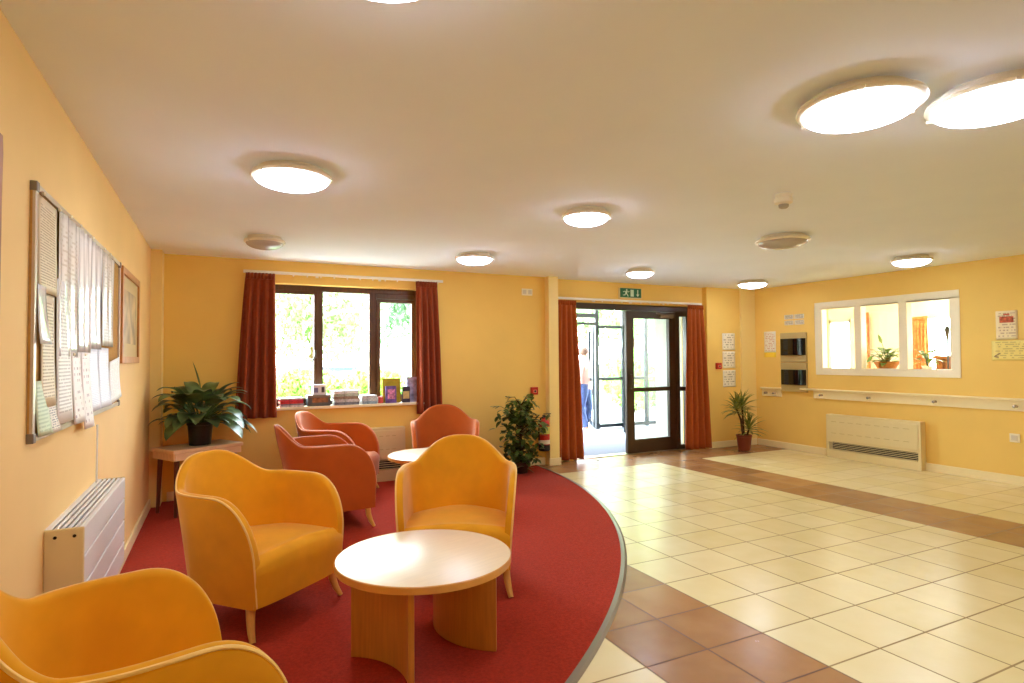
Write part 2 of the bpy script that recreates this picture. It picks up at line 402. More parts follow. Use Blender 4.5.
def leaf(name, parent, w_, h_, m, stile=0.10, top=0.10, bot=0.19, mid=0.88, midw=0.06, handle=1):
    """leaf hinged at local origin, spanning +X"""
    b = MB(); t = 0.05
    b.bx(0, stile, -t / 2, t / 2, 0.012, h_); b.bx(w_ - stile, w_, -t / 2, t / 2, 0.012, h_)
    b.bx(stile, w_ - stile, -t / 2, t / 2, h_ - top, h_); b.bx(stile, w_ - stile, -t / 2, t / 2, 0.012, bot); b.bx(stile, w_ - stile, -t / 2, t / 2, mid, mid + midw)
    lf = struct(b.build(name, m, parent, bevel=0.004))
    p = MB(); p.bx(stile - 0.005, w_ - stile + 0.005, -0.003, 0.003, bot - 0.005, h_ - top + 0.005)
    struct(p.build('leaf_glass', glass, lf))
    hd = MB(); x = w_ - stile / 2
    for sgn in (-1, 1):
        hd.box((x, sgn * (t / 2 + 0.004), 1.02), (0.05, 0.008, 0.28)); hd.tube([(x, sgn * (t / 2), 1.12), (x, sgn * 0.075, 1.12), (x, sgn * 0.075, 0.92), (x, sgn * (t / 2), 0.92)], 0.009, 8)
    struct(hd.build('pull_handle', handle_m, lf, smooth=40))
    return lf
rl = leaf('door_leaf', door, 0.90, 2.015, dbrown_m, 0.13, 0.10, 0.20, 0.87, 0.06)
rl.location = (6.03, YDf + 0.035, 0); rl.rotation_euler = (0, 0, PI)
c = MB(); c.box((0.20, 0.05, 1.955), (0.24, 0.05, 0.055)); c.tube([(0.16, 0.07, 1.965), (0.42, 0.10, 1.985), (0.36, 0.035, 2.0)], 0.008, 6)
struct(c.build('door_closer', mat('bronze_closer', (110, 90, 60), 0.4, 0.5, metal=0.3), rl, bevel=0.004))
ll = leaf('door_leaf', door, 0.80, 2.015, dbrown_m, 0.13, 0.10, 0.20, 0.87, 0.06)
ll.location = (DX0 + 0.09, YDf + 0.09, 0); ll.rotation_euler = (0, 0, R(91))
struct(MB().bx(DX0, DX1, YDf - 0.02, YDf + 0.12, 0.0, 0.008).build('threshold_strip', mat('threshold_metal', (150, 130, 100), 0.4, 0.5, metal=0.6), door))

# porch beyond the doors
porch_m = mat('white_porch_wall', (196, 198, 190), 0.8, 0.3, var=0.01)
mat_m = mat('blue_grey_entrance_matting', (112, 114, 124), 0.95, 0.1, var=0.1, vscale=90, bump=0.1, bscale=300)
pave_m = mat('pale_paving', (150, 146, 138), 0.9, 0.2, var=0.06, vscale=6)
struct(MB().bx(3.4, 8.2, YD + 0.12, 9.5, -0.12, 0.0).build('floor_porch', mat_m))
struct(MB().bx(3.4, 8.2, YD + 0.2, 9.55, 2.42, 2.52).build('ceiling_porch', porch_m))
struct(MB().bx(6.34, 6.50, YD + 0.2, 7.62, 0, 2.42).build('wall_porch_right', porch_m))
struct(MB().bx(3.3, 3.46, YD + 0.2, 9.5, 0, 2.42).build('wall_porch_left', porch_m))
grey_m = mat('grey_door_metal', (44, 50, 56), 0.4, 0.5, var=0.05)
YO = 9.42
od = struct(empty('door_2'))
f = MB()
f.bx(3.46, 6.41, YO, YO + 0.07, 2.12, 2.20); f.bx(3.46, 8.2, YO, YO + 0.07, 2.34, 2.42)
for x0, x1 in ((3.46, 3.54), (6.41, 6.49), (7.04, 7.12), (7.60, 7.67), (8.12, 8.2)): f.bx(x0, x1, YO + 0.0015, YO + 0.0685, 0, 2.42)
f.bx(6.49, 7.04, YO, YO + 0.06, 0.02, 0.09); f.bx(6.49, 7.04, YO, YO + 0.06, 0.92, 0.98); f.bx(6.49, 7.04, YO, YO + 0.06, 1.92, 1.98)
f.bx(7.12, 7.60, YO, YO + 0.06, 0.02, 0.09); f.bx(7.12, 7.60, YO, YO + 0.06, 0.92, 0.98); f.bx(7.67, 8.12, YO, YO + 0.06, 0.02, 0.09)
f.bx(3.54, 6.41, YO, YO + 0.06, 1.98, 2.03)
struct(f.build('door_frame', grey_m, od, bevel=0.004))
p = MB(); p.bx(6.48, 7.05, YO + 0.03, YO + 0.036, 0.05, 2.2); p.bx(7.11, 8.13, YO + 0.03, YO + 0.036, 0.05, 2.2); p.bx(3.53, 6.42, YO + 0.03, YO + 0.036, 2.02, 2.36)
struct(p.build('side_pane', glass, od))
l2 = leaf('door_leaf', od, 0.86, 1.95, grey_m, 0.07, 0.07, 0.12, 0.9, 0.06)
l2.location = (7.06, 9.40, 0); l2.rotation_euler = (0, 0, math.atan2(-0.8, -0.6))
l3 = leaf('door_leaf', od, 0.86, 1.95, grey_m, 0.07, 0.07, 0.12, 0.9, 0.06)
l3.location = (6.42, 9.50, 0); l3.rotation_euler = (0, 0, R(62))

# ------------------------------------------------------------------ interior window and the room beyond it
iw = struct(empty('window_2'))
f = MB()
a = 0.085
f.bx(XR - 0.009, XR, IY0 - a, IY1 + a, IZ1 - 0.01, IZ1 + a - 0.01); f.bx(XR - 0.009, XR, IY0 - a, IY1 + a, IZ0 - a + 0.01, IZ0 + 0.01)
f.bx(XR - 0.009, XR, IY0 - a, IY0 + 0.01, IZ0 + 0.01, IZ1 - 0.01); f.bx(XR - 0.009, XR, IY1 - 0.01, IY1 + a, IZ0 + 0.01, IZ1 - 0.01)
struct(f.build('window_architrave', white_m, iw, bevel=0.006))
f = MB(); x0, x1 = XR - 0.004, XR + 0.10
f.bx(x0, x1, IY0, IY1, IZ1 - 0.02, IZ1); f.bx(x0, x1, IY0, IY1, IZ0, IZ0 + 0.02); f.bx(x0, x1, IY0, IY0 + 0.02, IZ0 + 0.02, IZ1 - 0.02); f.bx(x0, x1, IY1 - 0.02, IY1, IZ0 + 0.02, IZ1 - 0.02)
f.bx(XR - 0.012, x1, 4.325, 4.425, IZ0, IZ1); f.bx(XR - 0.012, x1, 4.90, 4.99, IZ0, IZ1)
struct(f.build('window_frame', white_m, iw, bevel=0.004))
for y0, y1 in ((IY0 + 0.015, 4.33), (4.42, 4.905), (4.985, IY1 - 0.015)):
    struct(MB().bx(XR + 0.05, XR + 0.056, y0, y1, IZ0 + 0.01, IZ1 - 0.01).build('window_pane', glass, iw))
struct(MB().bx(XR + 0.10, XR + 0.50, IY0 - 0.1, IY1 + 0.1, IZ0 - 0.03, IZ0 + 0.005).build('window_sill', white_m, iw, bevel=0.004))
cream_m = mat('cream_room_paint', (250, 240, 212), 0.8, 0.2, var=0.01)
AX, AY0, AY1 = 11.0, 1.0, 8.05
struct(MB().bx(XR + TH, AX, AY0, AY1, -0.12, 0).build('floor_side_room', mat('beige_carpet', (190, 170, 140), 0.95, 0.1, var=0.05, vscale=60)))
struct(MB().bx(XR + TH, AX + 0.2, AY0, AY1, H, H + 0.12).build('ceiling_side_room', ceil_m))
fw = MB(); ww = [(7.42, 7.92, 0.12, 2.08), (3.0, 6.12, 0.75, 2.05)]
fw.bx(AX, AX + 0.2, 7.92, AY1, 0, H); fw.bx(AX, AX + 0.2, 6.12, 7.42, 0, H); fw.bx(AX, AX + 0.2, AY0, 3.0, 0, H)
for y0, y1, z0, z1 in ww: fw.bx(AX, AX + 0.2, y0, y1, 0, z0); fw.bx(AX, AX + 0.2, y0, y1, z1, H)
struct(fw.build('wall_side_room_far', cream_m))
struct(MB().bx(XR + TH, AX, AY1, AY1 + 0.15, 0, H).build('wall_side_room_back', cream_m))
struct(MB().bx(XR + TH, AX, AY0 - 0.15, AY0, 0, H).build('wall_side_room_front', cream_m))
for i, (y0, y1, z0, z1) in enumerate(ww):
    r = struct(empty('window_%d' % (i + 3))); f = MB(); fr = 0.06
    f.bx(AX + 0.02, AX + 0.08, y0, y1, z1 - fr, z1); f.bx(AX + 0.02, AX + 0.08, y0, y1, z0, z0 + fr); f.bx(AX + 0.02, AX + 0.08, y0, y0 + fr, z0, z1); f.bx(AX + 0.02, AX + 0.08, y1 - fr, y1, z0, z1)
    if i: f.bx(AX + 0.02, AX + 0.08, 5.0, 5.05, z0, z1); f.bx(AX + 0.02, AX + 0.08, 4.0, 4.05, z0, z1)
    struct(f.build('window_frame', white_m, r)); struct(MB().bx(AX + 0.04, AX + 0.046, y0, y1, z0, z1).build('window_pane', glass, r))
portal('side_window_portal', (AX + 0.3, 4.56, 1.4), (0, R(90), 0), 1.4, 3.2)
portal('porch_portal', (5.8, 9.62, 1.2), (R(-90), 0, 0), 4.6, 2.3)

# ------------------------------------------------------------------ carpet with its metal edge
carpet_m = mat('red_carpet_pile', (164, 48, 28), 0.95, 0.1, sheen=0.05, var=0.2, vscale=70, bump=0.35, bscale=500, detail=5)
CC, CR = Vector((-2.179, 6.729)), 5.75
def arc_pts(rad, n=140):
    out = []
    for i in range(n + 1):
        a_ = R(-75) + (R(75)) * i / n
        p = CC + Vector((math.cos(a_), math.sin(a_))) * rad
        if p.x >= XL and p.y <= YB: out.append((p.x, p.y))
    return out
ap = arc_pts(CR)
yb = ap[-1][1]
carpet = MB().prism([(XL + 0.019, ap[0][1])] + ap[1:] + [(3.5, YB - 0.02), (XL + 0.019, YB - 0.02)], 0.0005, 0.009).build('carpet', carpet_m)
tag(carpet, 'red carpet with a curved edge under the armchairs', 'carpet')
inn, out_ = arc_pts(CR - 0.005), arc_pts(CR + 0.035)
n = min(len(inn), len(out_)); b = MB()
V = []; F = []
inn, out_ = inn[-n:], out_[-n:]
for i in range(n):
    (xa, ya), (xb, yb_) = inn[i], out_[i]
    V += [(xa, ya, 0.001), (xa, ya, 0.013), (xa * 0.35 + xb * 0.65, ya * 0.35 + yb_ * 0.65, 0.013), (xb, yb_, 0.001)]
for i in range(n - 1):
    for k in range(4): F.append((4 * i + k, 4 * i + (k + 1) % 4, 4 * i + 4 + (k + 1) % 4, 4 * i + 4 + k))
b.add(V, F); b.build('edge_strip', mat('grey_carpet_edge_strip', (128, 112, 92), 0.4, 0.5, metal=0.3), carpet, smooth=35)

# ------------------------------------------------------------------ armchairs
yel_m = mat('yellow_velour', (232, 160, 16), 0.75, 0.25, sheen=0.5, var=0.07, vscale=7, bump=0.03, bscale=350)
yel_p = mat('yellow_velour_piping', (250, 204, 116), 0.7, 0.25, sheen=0.6, var=0.04)  # paler than the velour, to paint its rim highlight
org_m = mat('orange_velour', (182, 88, 22), 0.75, 0.25, sheen=0.5, var=0.07, vscale=7, bump=0.03, bscale=350)
org_p = mat('orange_rim_highlight', (222, 140, 92), 0.7, 0.25, sheen=0.6, var=0.04)
beech_m = mat('pale_beech_wood', (222, 168, 84), 0.35, 0.5, var=0.08, vscale=12, stretch=(8, 8, 0.8))

def u_path():
    """plan of the tub shell, outer line at the rim: list of (x, y, arclength signed from the back centre)"""
    pts = []
    a_, b_ = 0.365, 0.365          # rear half: superellipse
    xc = -0.03
    N = 40
    for i in range(N + 1):
        t = PI / 2 * i / N
        e = 2 / 2.35
        pts.append((xc - a_ * math.cos(t) ** e, b_ * math.sin(t) ** e))
    x_end = 0.315
    K = 26
    for i in range(1, K + 1):
        q = math.sin(PI / 2 * i / K)
        x = xc + (x_end - xc) * q
        y = b_ - 0.012 * ((x - xc) / (x_end - xc)) ** 2
        pts.append((x, y))
    s = 0; out = [(pts[0][0], pts[0][1], 0.0)]
    for p, q in zip(pts, pts[1:]):
        s += math.hypot(q[0] - p[0], q[1] - p[1]); out.append((q[0], q[1], s))
    return out
HALF = u_path()
PATH = [(x, -y, -s) for x, y, s in reversed(HALF[1:])] + HALF
def rim_h(x, s):
    s = abs(s)
    hb, ha = 0.832, 0.682
    t = min(1, s / 0.38) ** 1.35
    h = ha + (hb - ha) * (0.5 + 0.5 * math.cos(PI * t))
    x0 = 0.06
    if x > x0:
        q = min(1, (x - x0) / (0.315 - x0))
        h = 0.37 + (h - 0.37) * math.sqrt(max(0, 1 - q ** 2.2))
    return h
def make_chair(name, label, m, pm):
    root = empty(name, (0, 0, 0), 0, label, 'armchair', 'tub armchairs round the coffee tables')
    th = 0.045; zb = 0.15; n = len(PATH)
    V = []; F = []; rim = []
    ROWS_O, ROWS_I, ARC = 10, 8, 6
    per = ROWS_O + ROWS_I + ARC
    for i, (x, y, s) in enumerate(PATH):
        p0 = PATH[max(i - 1, 0)]; p1 = PATH[min(i + 1, n - 1)]
        tx, ty = p1[0] - p0[0], p1[1] - p0[1]; L = math.hypot(tx, ty); nx, ny = -ty / L, tx / L     # outward
        h = rim_h(x, s); back = max(0, 1 - abs(s) / 0.5) ** 0.8
        def off(z): return -(0.045 + 0.085 * back) * (1 - (z - zb) / 0.55) if z < zb + 0.55 else 0.20 * back * (z - zb - 0.55)
        r = th / 2; top = h - r
        col = []
        for k in range(ROWS_O):
            z = zb + (top - zb) * k / (ROWS_O - 1); o_ = off(z); col.append((o_, z))
        for k in range(1, ARC + 1):
            a_ = PI * k / (ARC + 1); col.append((off(top) - r + r * math.cos(a_), top + r * math.sin(a_)))
        zi = 0.27
        for k in range(ROWS_I):
            z = top + (zi - top) * k / (ROWS_I - 1); col.append((off(z) - th, z))
        V += [(x + nx * o_, y + ny * o_, z) for o_, z in col]
        o_ = off(top); rim.append((x + nx * (o_ - r + r * 0.8), y + ny * (o_ - r + r * 0.8), top + r * 0.62))
    for i in range(n - 1):
        for k in range(per): F.append((i * per + k, i * per + (k + 1) % per, (i + 1) * per + (k + 1) % per, (i + 1) * per + k))
    F.append(tuple(range(per))); F.append(tuple((n - 1) * per + k for k in range(per)))
    shell = MB().add(V, F).build('backrest', m, root, smooth=50)
    # pale tube painted as the velour highlight along the rim and arm fronts
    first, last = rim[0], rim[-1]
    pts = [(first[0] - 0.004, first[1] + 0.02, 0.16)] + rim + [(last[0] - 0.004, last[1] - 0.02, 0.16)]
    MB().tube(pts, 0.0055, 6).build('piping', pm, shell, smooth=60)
    # seat: rounded front, domed top, between the arms
    V = []; F = []; NX, NY = 22, 20
    x0, x1, hy = -0.30, 0.320, 0.312
    prof = []
    for k in range(15): prof.append((x0 + (x1 - 0.07 - x0) * k / 14, 0.350 + 0.03 * k / 14 + 0.012 * math.sin(PI * k / 14)))
    for k in range(1, 9):
        a_ = PI / 2 * k / 8; prof.append((x1 - 0.07 + 0.07 * math.sin(a_), 0.315 + 0.07 * math.cos(a_)))
    for k in range(1, 7): prof.append((x1 - 0.015 * k / 6, 0.315 - (0.315 - 0.155) * k / 6))
    prof += [(x0, 0.155)]
    for (px, pz) in prof:
        for j in range(NY + 1):
            v = -1 + 2 * j / NY
            dome = 0.03 * (1 - v * v) if pz > 0.34 else 0
            bul = 0.02 * (1 - v ** 4) if px > 0.2 else 0
            wy = hy if px > -0.05 else hy * math.sqrt(max(0.05, 1 - ((px + 0.05) / 0.30) ** 2))
            V.append((px + bul, v * wy, pz + dome))
    m_n = NY + 1
    for i in range(len(prof) - 1):
        for j in range(NY): F.append((i * m_n + j, i * m_n + j + 1, (i + 1) * m_n + j + 1, (i + 1) * m_n + j))
    e = len(prof) - 1
    for j in range(NY): F.append((e * m_n + j, e * m_n + j + 1, j + 1, j))
    F.append(tuple(i * m_n for i in range(len(prof)))); F.append(tuple(i * m_n + NY for i in range(len(prof))))
    MB().add(V, F).build('seat', m, root, smooth=45)
    for sx, sy in ((1, 1), (1, -1), (-1, 1), (-1, -1)):
        if sx > 0: p = [(0.255, sy * 0.285, 0.17), (0.262, sy * 0.292, 0.10), (0.278, sy * 0.303, 0.045), (0.302, sy * 0.315, 0.0)]
        else: p = [(-0.19, sy * 0.215, 0.17), (-0.20, sy * 0.22, 0.10), (-0.225, sy * 0.232, 0.045), (-0.26, sy * 0.248, 0.0)]
        lg_ = MB().tube(p, [0.024, 0.021, 0.018, 0.014], 10); lg_.v = [(a0, b0, max(0.0, c0)) for a0, b0, c0 in lg_.v]
        lg_.build('leg', beech_m, root, smooth=50)
    return root
def ang(fx, fy): return math.atan2(fy, fx)
ZC = 0.010
chA = make_chair('armchair', 'yellow velour armchair by the left wall, left of the front coffee table', yel_m, yel_p)
chA.location = (0.19, 3.55, ZC); chA.rotation_euler = (0, 0, ang(.648, -.763))
chB = dup(chA, (1.32, 3.45, ZC), ang(-.42, -.91), 'yellow velour armchair standing behind the front round coffee table, facing it')
chF = dup(chA, (-0.185, 1.90, ZC), ang(.957, .27), 'yellow velour armchair in the near left corner, cut off by the photo edge')
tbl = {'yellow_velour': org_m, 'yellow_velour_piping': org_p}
chF.scale = (0.92, 1.0, 1.0)
chC = dup(chA, (.805, 5.13, ZC), ang(.98, .05), 'orange velour armchair seen from its side behind the yellow armchair by the left wall'); recolor(chC, tbl)
chD = dup(chC, (1.07, 6.12, ZC), ang(.85, -.5), 'orange velour armchair under the window beside the white wall heater')
chE = dup(chC, (2.165, 6.05, ZC), ang(-.3, -.95), 'orange velour armchair behind the far coffee table, right of the window')

# ------------------------------------------------------------------ coffee tables
maple_m = mat('pale_maple_veneer', (246, 224, 184), 0.3, 0.5, var=0.04, vscale=7, stretch=(1, 9, 1), coat=1.0)
maple_e = mat('beech_table_edging', (224, 160, 74), 0.3, 0.5, var=0.05)
beechv_m = mat('beech_veneer_panel', (206, 148, 66), 0.35, 0.5, var=0.08, vscale=10, stretch=(9, 9, 0.5))
def coffee_table(loc, rz, label, r, ht):
    root = empty('coffee_table', loc, rz, label, 'coffee table', 'round coffee tables')
    top_ = MB().lathe([(0.0, ht - 0.032), (r - 0.006, ht - 0.032), (r - 0.004, ht - 0.001), (r - 0.008, ht), (0, ht)], n=96).build('tabletop', maple_m, root, smooth=30)
    MB().lathe([(r - 0.006, ht - 0.033), (r, ht - 0.031), (r + 0.0005, ht - 0.003), (r - 0.003, ht + 0.0004), (r - 0.006, ht - 0.004), (r - 0.006, ht - 0.033)], n=96).build('edging', maple_e, top_, smooth=30)
    for sgn in (-1, 1):
        V = []; F = []; N = 24; hc, sag, tk = 0.232, 0.085, 0.024
        Rr = (hc * hc + sag * sag) / (2 * sag); a0 = math.asin(hc / Rr)
        for i in range(N + 1):
            a_ = -a0 + 2 * a0 * i / N
            for rad in (Rr, Rr - tk):
                x = sgn * (0.148 + Rr - rad * math.cos(a_)); y = rad * math.sin(a_)
                V += [(x, y, 0.0), (x, y, ht - 0.032)]
        for i in range(N):
            o = 4 * i
            F += [(o, o + 1, o + 5, o + 4), (o + 2, o + 6, o + 7, o + 3), (o + 1, o + 3, o + 7, o + 5), (o, o + 4, o + 6, o + 2)]
        F += [(0, 2, 3, 1), (4 * N, 4 * N + 1, 4 * N + 3, 4 * N + 2)]
        MB().add(V, F).build('base_panel', beechv_m, root, smooth=40)
    return root
t1 = coffee_table((0.85, 2.66, ZC), R(20), 'round maple coffee table in front, between the yellow armchairs', 0.40, 0.45)
t2 = dup(t1, (1.79, 5.40, ZC), R(60), 'round maple coffee table at the back, between the orange armchairs')

# ------------------------------------------------------------------ foliage helpers
def leaf_blade(b, base, d, up, length, width, droop=0.4, fold=0.15, n=7, tip=1.0):
    """curved leaf, two halves either side of a midrib"""
    d = Vector(d).normalized(); up = Vector(up); side = d.cross(up).normalized(); upn = side.cross(d).normalized()
    V = []; p = Vector(base); dirv = d.copy(); k = len(b.v)
    step = length / n
    for i in range(n + 1):
        t = i / n
        wd = width * (math.sin(PI * min(1, t ** 0.75 * 0.97 + 0.03)) ** 0.8) * 0.5
        nn = side.cross(dirv).normalized()
        V += [p - side * wd + nn * wd * fold, p + Vector((0, 0, 0)), p + side * wd + nn * wd * fold]
        dirv = (dirv - Vector((0, 0, 1)) * droop / n * (0.4 + t)).normalized()
        p = p + dirv * step
    F = []
    for i in range(n):
        o = 3 * i; F += [(o, o + 1, o + 4, o + 3), (o + 1, o + 2, o + 5, o + 4)]
    b.add(V, F)
soil_m = mat('dark_potting_soil', (50, 36, 26), 0.95, 0.1, var=0.3, vscale=60)

# table with the large plant, standing across the corner
tabw = mat('pale_worn_table_wood', (246, 210, 160), 0.45, 0.4, var=0.06, vscale=10, stretch=(1, 6, 1))
darkleg = mat('dark_brown_table_leg', (96, 44, 22), 0.4, 0.5, var=0.1)
Lc, Mc, Rc = Vector((-0.572, 6.15)), Vector((-0.340, 5.84)), Vector((0.215, 6.18))
Lc = Mc + (Lc - Mc); cen = (Lc + Rc) / 2; ex = (Rc - Mc); rz = math.atan2(ex.y, ex.x)
tx_, ty_ = ex.length, (Lc - Mc).length
pt = empty('side_table', (cen.x, cen.y, ZC), rz, 'pale wooden side table in the left corner carrying a leafy plant', 'side table')
MB().box((0, 0, 0.562), (tx_, ty_, 0.035)).build('tabletop', tabw, pt, bevel=0.008)
ap_ = MB(); hx_, hy_ = tx_ / 2 - 0.02, ty_ / 2 - 0.02
ap_.box((0, -hy_, 0.515), (2 * hx_, 0.018, 0.06)).box((0, hy_, 0.515), (2 * hx_, 0.018, 0.06)).box((-hx_, 0, 0.515), (0.018, 2 * hy_, 0.06)).box((hx_, 0, 0.515), (0.018, 2 * hy_, 0.06))
ap_.build('apron', tabw, pt, bevel=0.003)
for sx in (-1, 1):
    for sy in (-1, 1):
        MB().tube([(sx * (hx_ - 0.04), sy * (hy_ - 0.04), 0.55), (sx * (hx_ - 0.025), sy * (hy_ - 0.025), 0.0)], [0.022, 0.014], 12).build('leg', darkleg, pt, smooth=50)

black_pot = mat('black_plastic_pot', (12, 12, 13), 0.3, 0.5, var=0.1)
def pot(root, r0, r1, h_, m, lip=0.012):
    pp = MB().lathe([(0, 0), (r0, 0), (r1, h_ - 0.03), (r1 + lip * 0.6, h_ - 0.028), (r1 + lip * 0.6, h_), (r1 - 0.006, h_), (r1 - 0.012, h_ - 0.04), (0.0, h_ - 0.04)], n=36).build('pot', m, root, smooth=40)
    MB().lathe([(0, h_ - 0.022), (r1 * 0.5, h_ - 0.018), (r1 - 0.008, h_ - 0.026)], n=24).build('soil', soil_m, pp, smooth=60)
rnd = random.Random(11)
pl = empty('potted_plant', (-0.165, 6.16, ZC + 0.5805), 0, 'broad-leaved green plant in a black pot on the corner side table', 'potted plant')
pot(pl, 0.09, 0.105, 0.21, black_pot)
aglo = leaf_mat('dark_variegated_leaf', (26, 52, 28), (124, 152, 92), 7.0, 0.12, 0.36)
b = MB(); st = MB()
for i in range(62):
    az = i * 2.399 + rnd.uniform(-.3, .3); tier = i / 62
    el = R(8 + 72 * tier ** 1.2) + rnd.uniform(-.1, .1)
    sl_ = 0.10 + 0.15 * tier + rnd.uniform(-0.03, 0.03)
    if tier < 0.42: el = R(rnd.uniform(-12, 30)); sl_ = rnd.uniform(0.10, 0.19)
    base = Vector((math.cos(az) * 0.03, math.sin(az) * 0.03, 0.19))
    dv = Vector((math.cos(az) * math.cos(el), math.sin(az) * math.cos(el), math.sin(el) + 0.25)).normalized()
    end = base + dv * sl_ + Vector((math.cos(az), math.sin(az), 0)) * 0.04
    st.tube([base, (base + end) / 2 + Vector((0, 0, 0.015)), end], 0.006, 5)
    L_ = rnd.uniform(0.23, 0.30); dd = Vector((math.cos(az) * math.cos(el * 0.8), math.sin(az) * math.cos(el * 0.8), math.sin(el * 0.8) * 0.9))
    if end.x + dd.x * L_ + pl.location.x < XL + 0.08: L_ *= 0.6; dd.z += 0.4
    leaf_blade(b, end, dd, (0, 0, 1), L_, L_ * rnd.uniform(0.50, 0.62), droop=rnd.uniform(1.2, 2.0), fold=0.16, n=8)
leaf_blade(b, (0.0, 0, 0.5), (-0.25, 0.1, 1), (1, 0, 0), 0.27, 0.06, droop=0.05, fold=0.5)
fo = b.build('foliage', aglo, pl, smooth=70, recalc=False); st.build('stem', leaf_mat('green_stalk', (60, 90, 44), (84, 116, 60), 5, 0.05), pl, smooth=60)

# ficus beside the window wall
fic_leaf = leaf_mat('deep_green_ficus_leaf', (40, 62, 22), (112, 132, 56), 14.0, 0.2, 0.3)
bark = mat('grey_brown_bark', (84, 60, 40), 0.85, 0.2, var=0.2, vscale=30)
fp = empty('potted_ficus', (3.19, 6.27, ZC), 0, 'bushy small-leaved green plant on the carpet beside the fire extinguisher', 'potted plant')
pot(fp, 0.075, 0.10, 0.13, mat('dark_brown_pot', (58, 34, 24), 0.4, 0.5, var=0.1))
b = MB(); st = MB(); rnd = random.Random(5)
st.tube([(0, 0, 0.10), (0.01, 0.005, 0.3), (-0.005, 0.0, 0.55), (0.01, 0.0, 0.80)], [0.02, 0.017, 0.013, 0.006], 8)
for i in range(46):
    z0 = 0.16 + 0.66 * (i / 46); az = i * 2.4 + rnd.uniform(-.4, .4)
    reach = rnd.uniform(0.13, 0.27) * (0.75 + 0.5 * math.sin(PI * min(1, (z0 - 0.05) / 0.8)))
    up_ = rnd.uniform(-0.05, 0.16)
    if z0 < 0.35: reach *= 0.8; up_ = rnd.uniform(-0.12, 0.02)
    tip = Vector((math.cos(az) * reach, math.sin(az) * reach * (0.7 if math.sin(az) > 0 else 0.9), z0 + up_))
    mid = Vector((tip.x * 0.5, tip.y * 0.5, z0 + up_ * 0.8 + 0.03))
    st.tube([(0, 0, z0), mid, tip], [0.006, 0.004, 0.002], 5)
    for k in range(rnd.randint(11, 16)):
        t = rnd.uniform(0.3, 1.05); p = Vector((0, 0, z0)).lerp(tip, t) + Vector((rnd.uniform(-.05, .05), rnd.uniform(-.05, .05), rnd.uniform(-.05, .06)))
        a2 = rnd.uniform(0, 2 * PI)
        leaf_blade(b, p, (math.cos(a2), math.sin(a2), rnd.uniform(-0.8, 0.3)), (0, 0, 1), rnd.uniform(0.075, 0.115), rnd.uniform(0.045, 0.065), droop=0.7, fold=0.2, n=4)
st.tube([(0, 0, 0.55), (-0.15, -0.05, 0.72), (-0.30, -0.08, 0.80)], [0.005, 0.004, 0.002], 5)
for k in range(4): leaf_blade(b, (-0.30 - 0.02 * k, -0.08, 0.80), (-1, rnd.uniform(-.5, .5), rnd.uniform(-.4, .2)), (0, 0, 1), 0.075, 0.04, droop=0.5, n=4)
b.v = [(a0, b0, max(c0, 0.03)) for a0, b0, c0 in b.v]
b.build('foliage', fic_leaf, fp, smooth=70, recalc=False); st.build('stem', bark, fp, smooth=60)

# dracaena by the right corner
dr_leaf = leaf_mat('yellow_green_strap_leaf', (64, 92, 30), (176, 178, 84), 10.0, 0.2, 0.35)
dp = empty('potted_dracaena', (6.86, 6.30, 0.0), 0, 'two-headed spiky plant in a red-brown pot beside the right door curtain', 'potted plant')
pot(dp, 0.085, 0.105, 0.22, mat('red_brown_pot', (128, 52, 26), 0.4, 0.5, var=0.06))
b = MB(); st = MB(); rnd = random.Random(8)
# heads: stem base, bend, tip, leaf length
heads = [((-0.02, 0, 0.20), (-0.08, -0.02, 0.45), (-0.14, 0.0, 0.60), 0.34), ((0.02, 0.02, 0.20), (-0.02, 0.0, 0.5), (-0.03, 0.0, 0.63), 0.30), ((0.03, -0.03, 0.20), (0.05, -0.03, 0.26), (0.08, -0.02, 0.31), 0.30)]
for p0, p1, p2, L0 in heads:
    st.tube([p0, p1, p2], [0.016, 0.014, 0.012], 8)
    for i in range(34):
        az = i * 2.399; el = R(-5 + 85 * (i / 34))
        base = Vector(p2) + Vector((0, 0, -0.07 + 0.10 * i / 34))
        leaf_blade(b, base, (math.cos(az) * math.cos(el), math.sin(az) * math.cos(el) * (0.45 if math.sin(az) > 0 else 0.8), math.sin(el)), (0.01, 0, 1), L0 * rnd.uniform(0.65, 1.0), 0.03, droop=rnd.uniform(0.5, 1.3), fold=0.5, n=6)
b.build('foliage', dr_leaf, dp, smooth=70, recalc=False); st.build('stem', bark, dp, smooth=60)

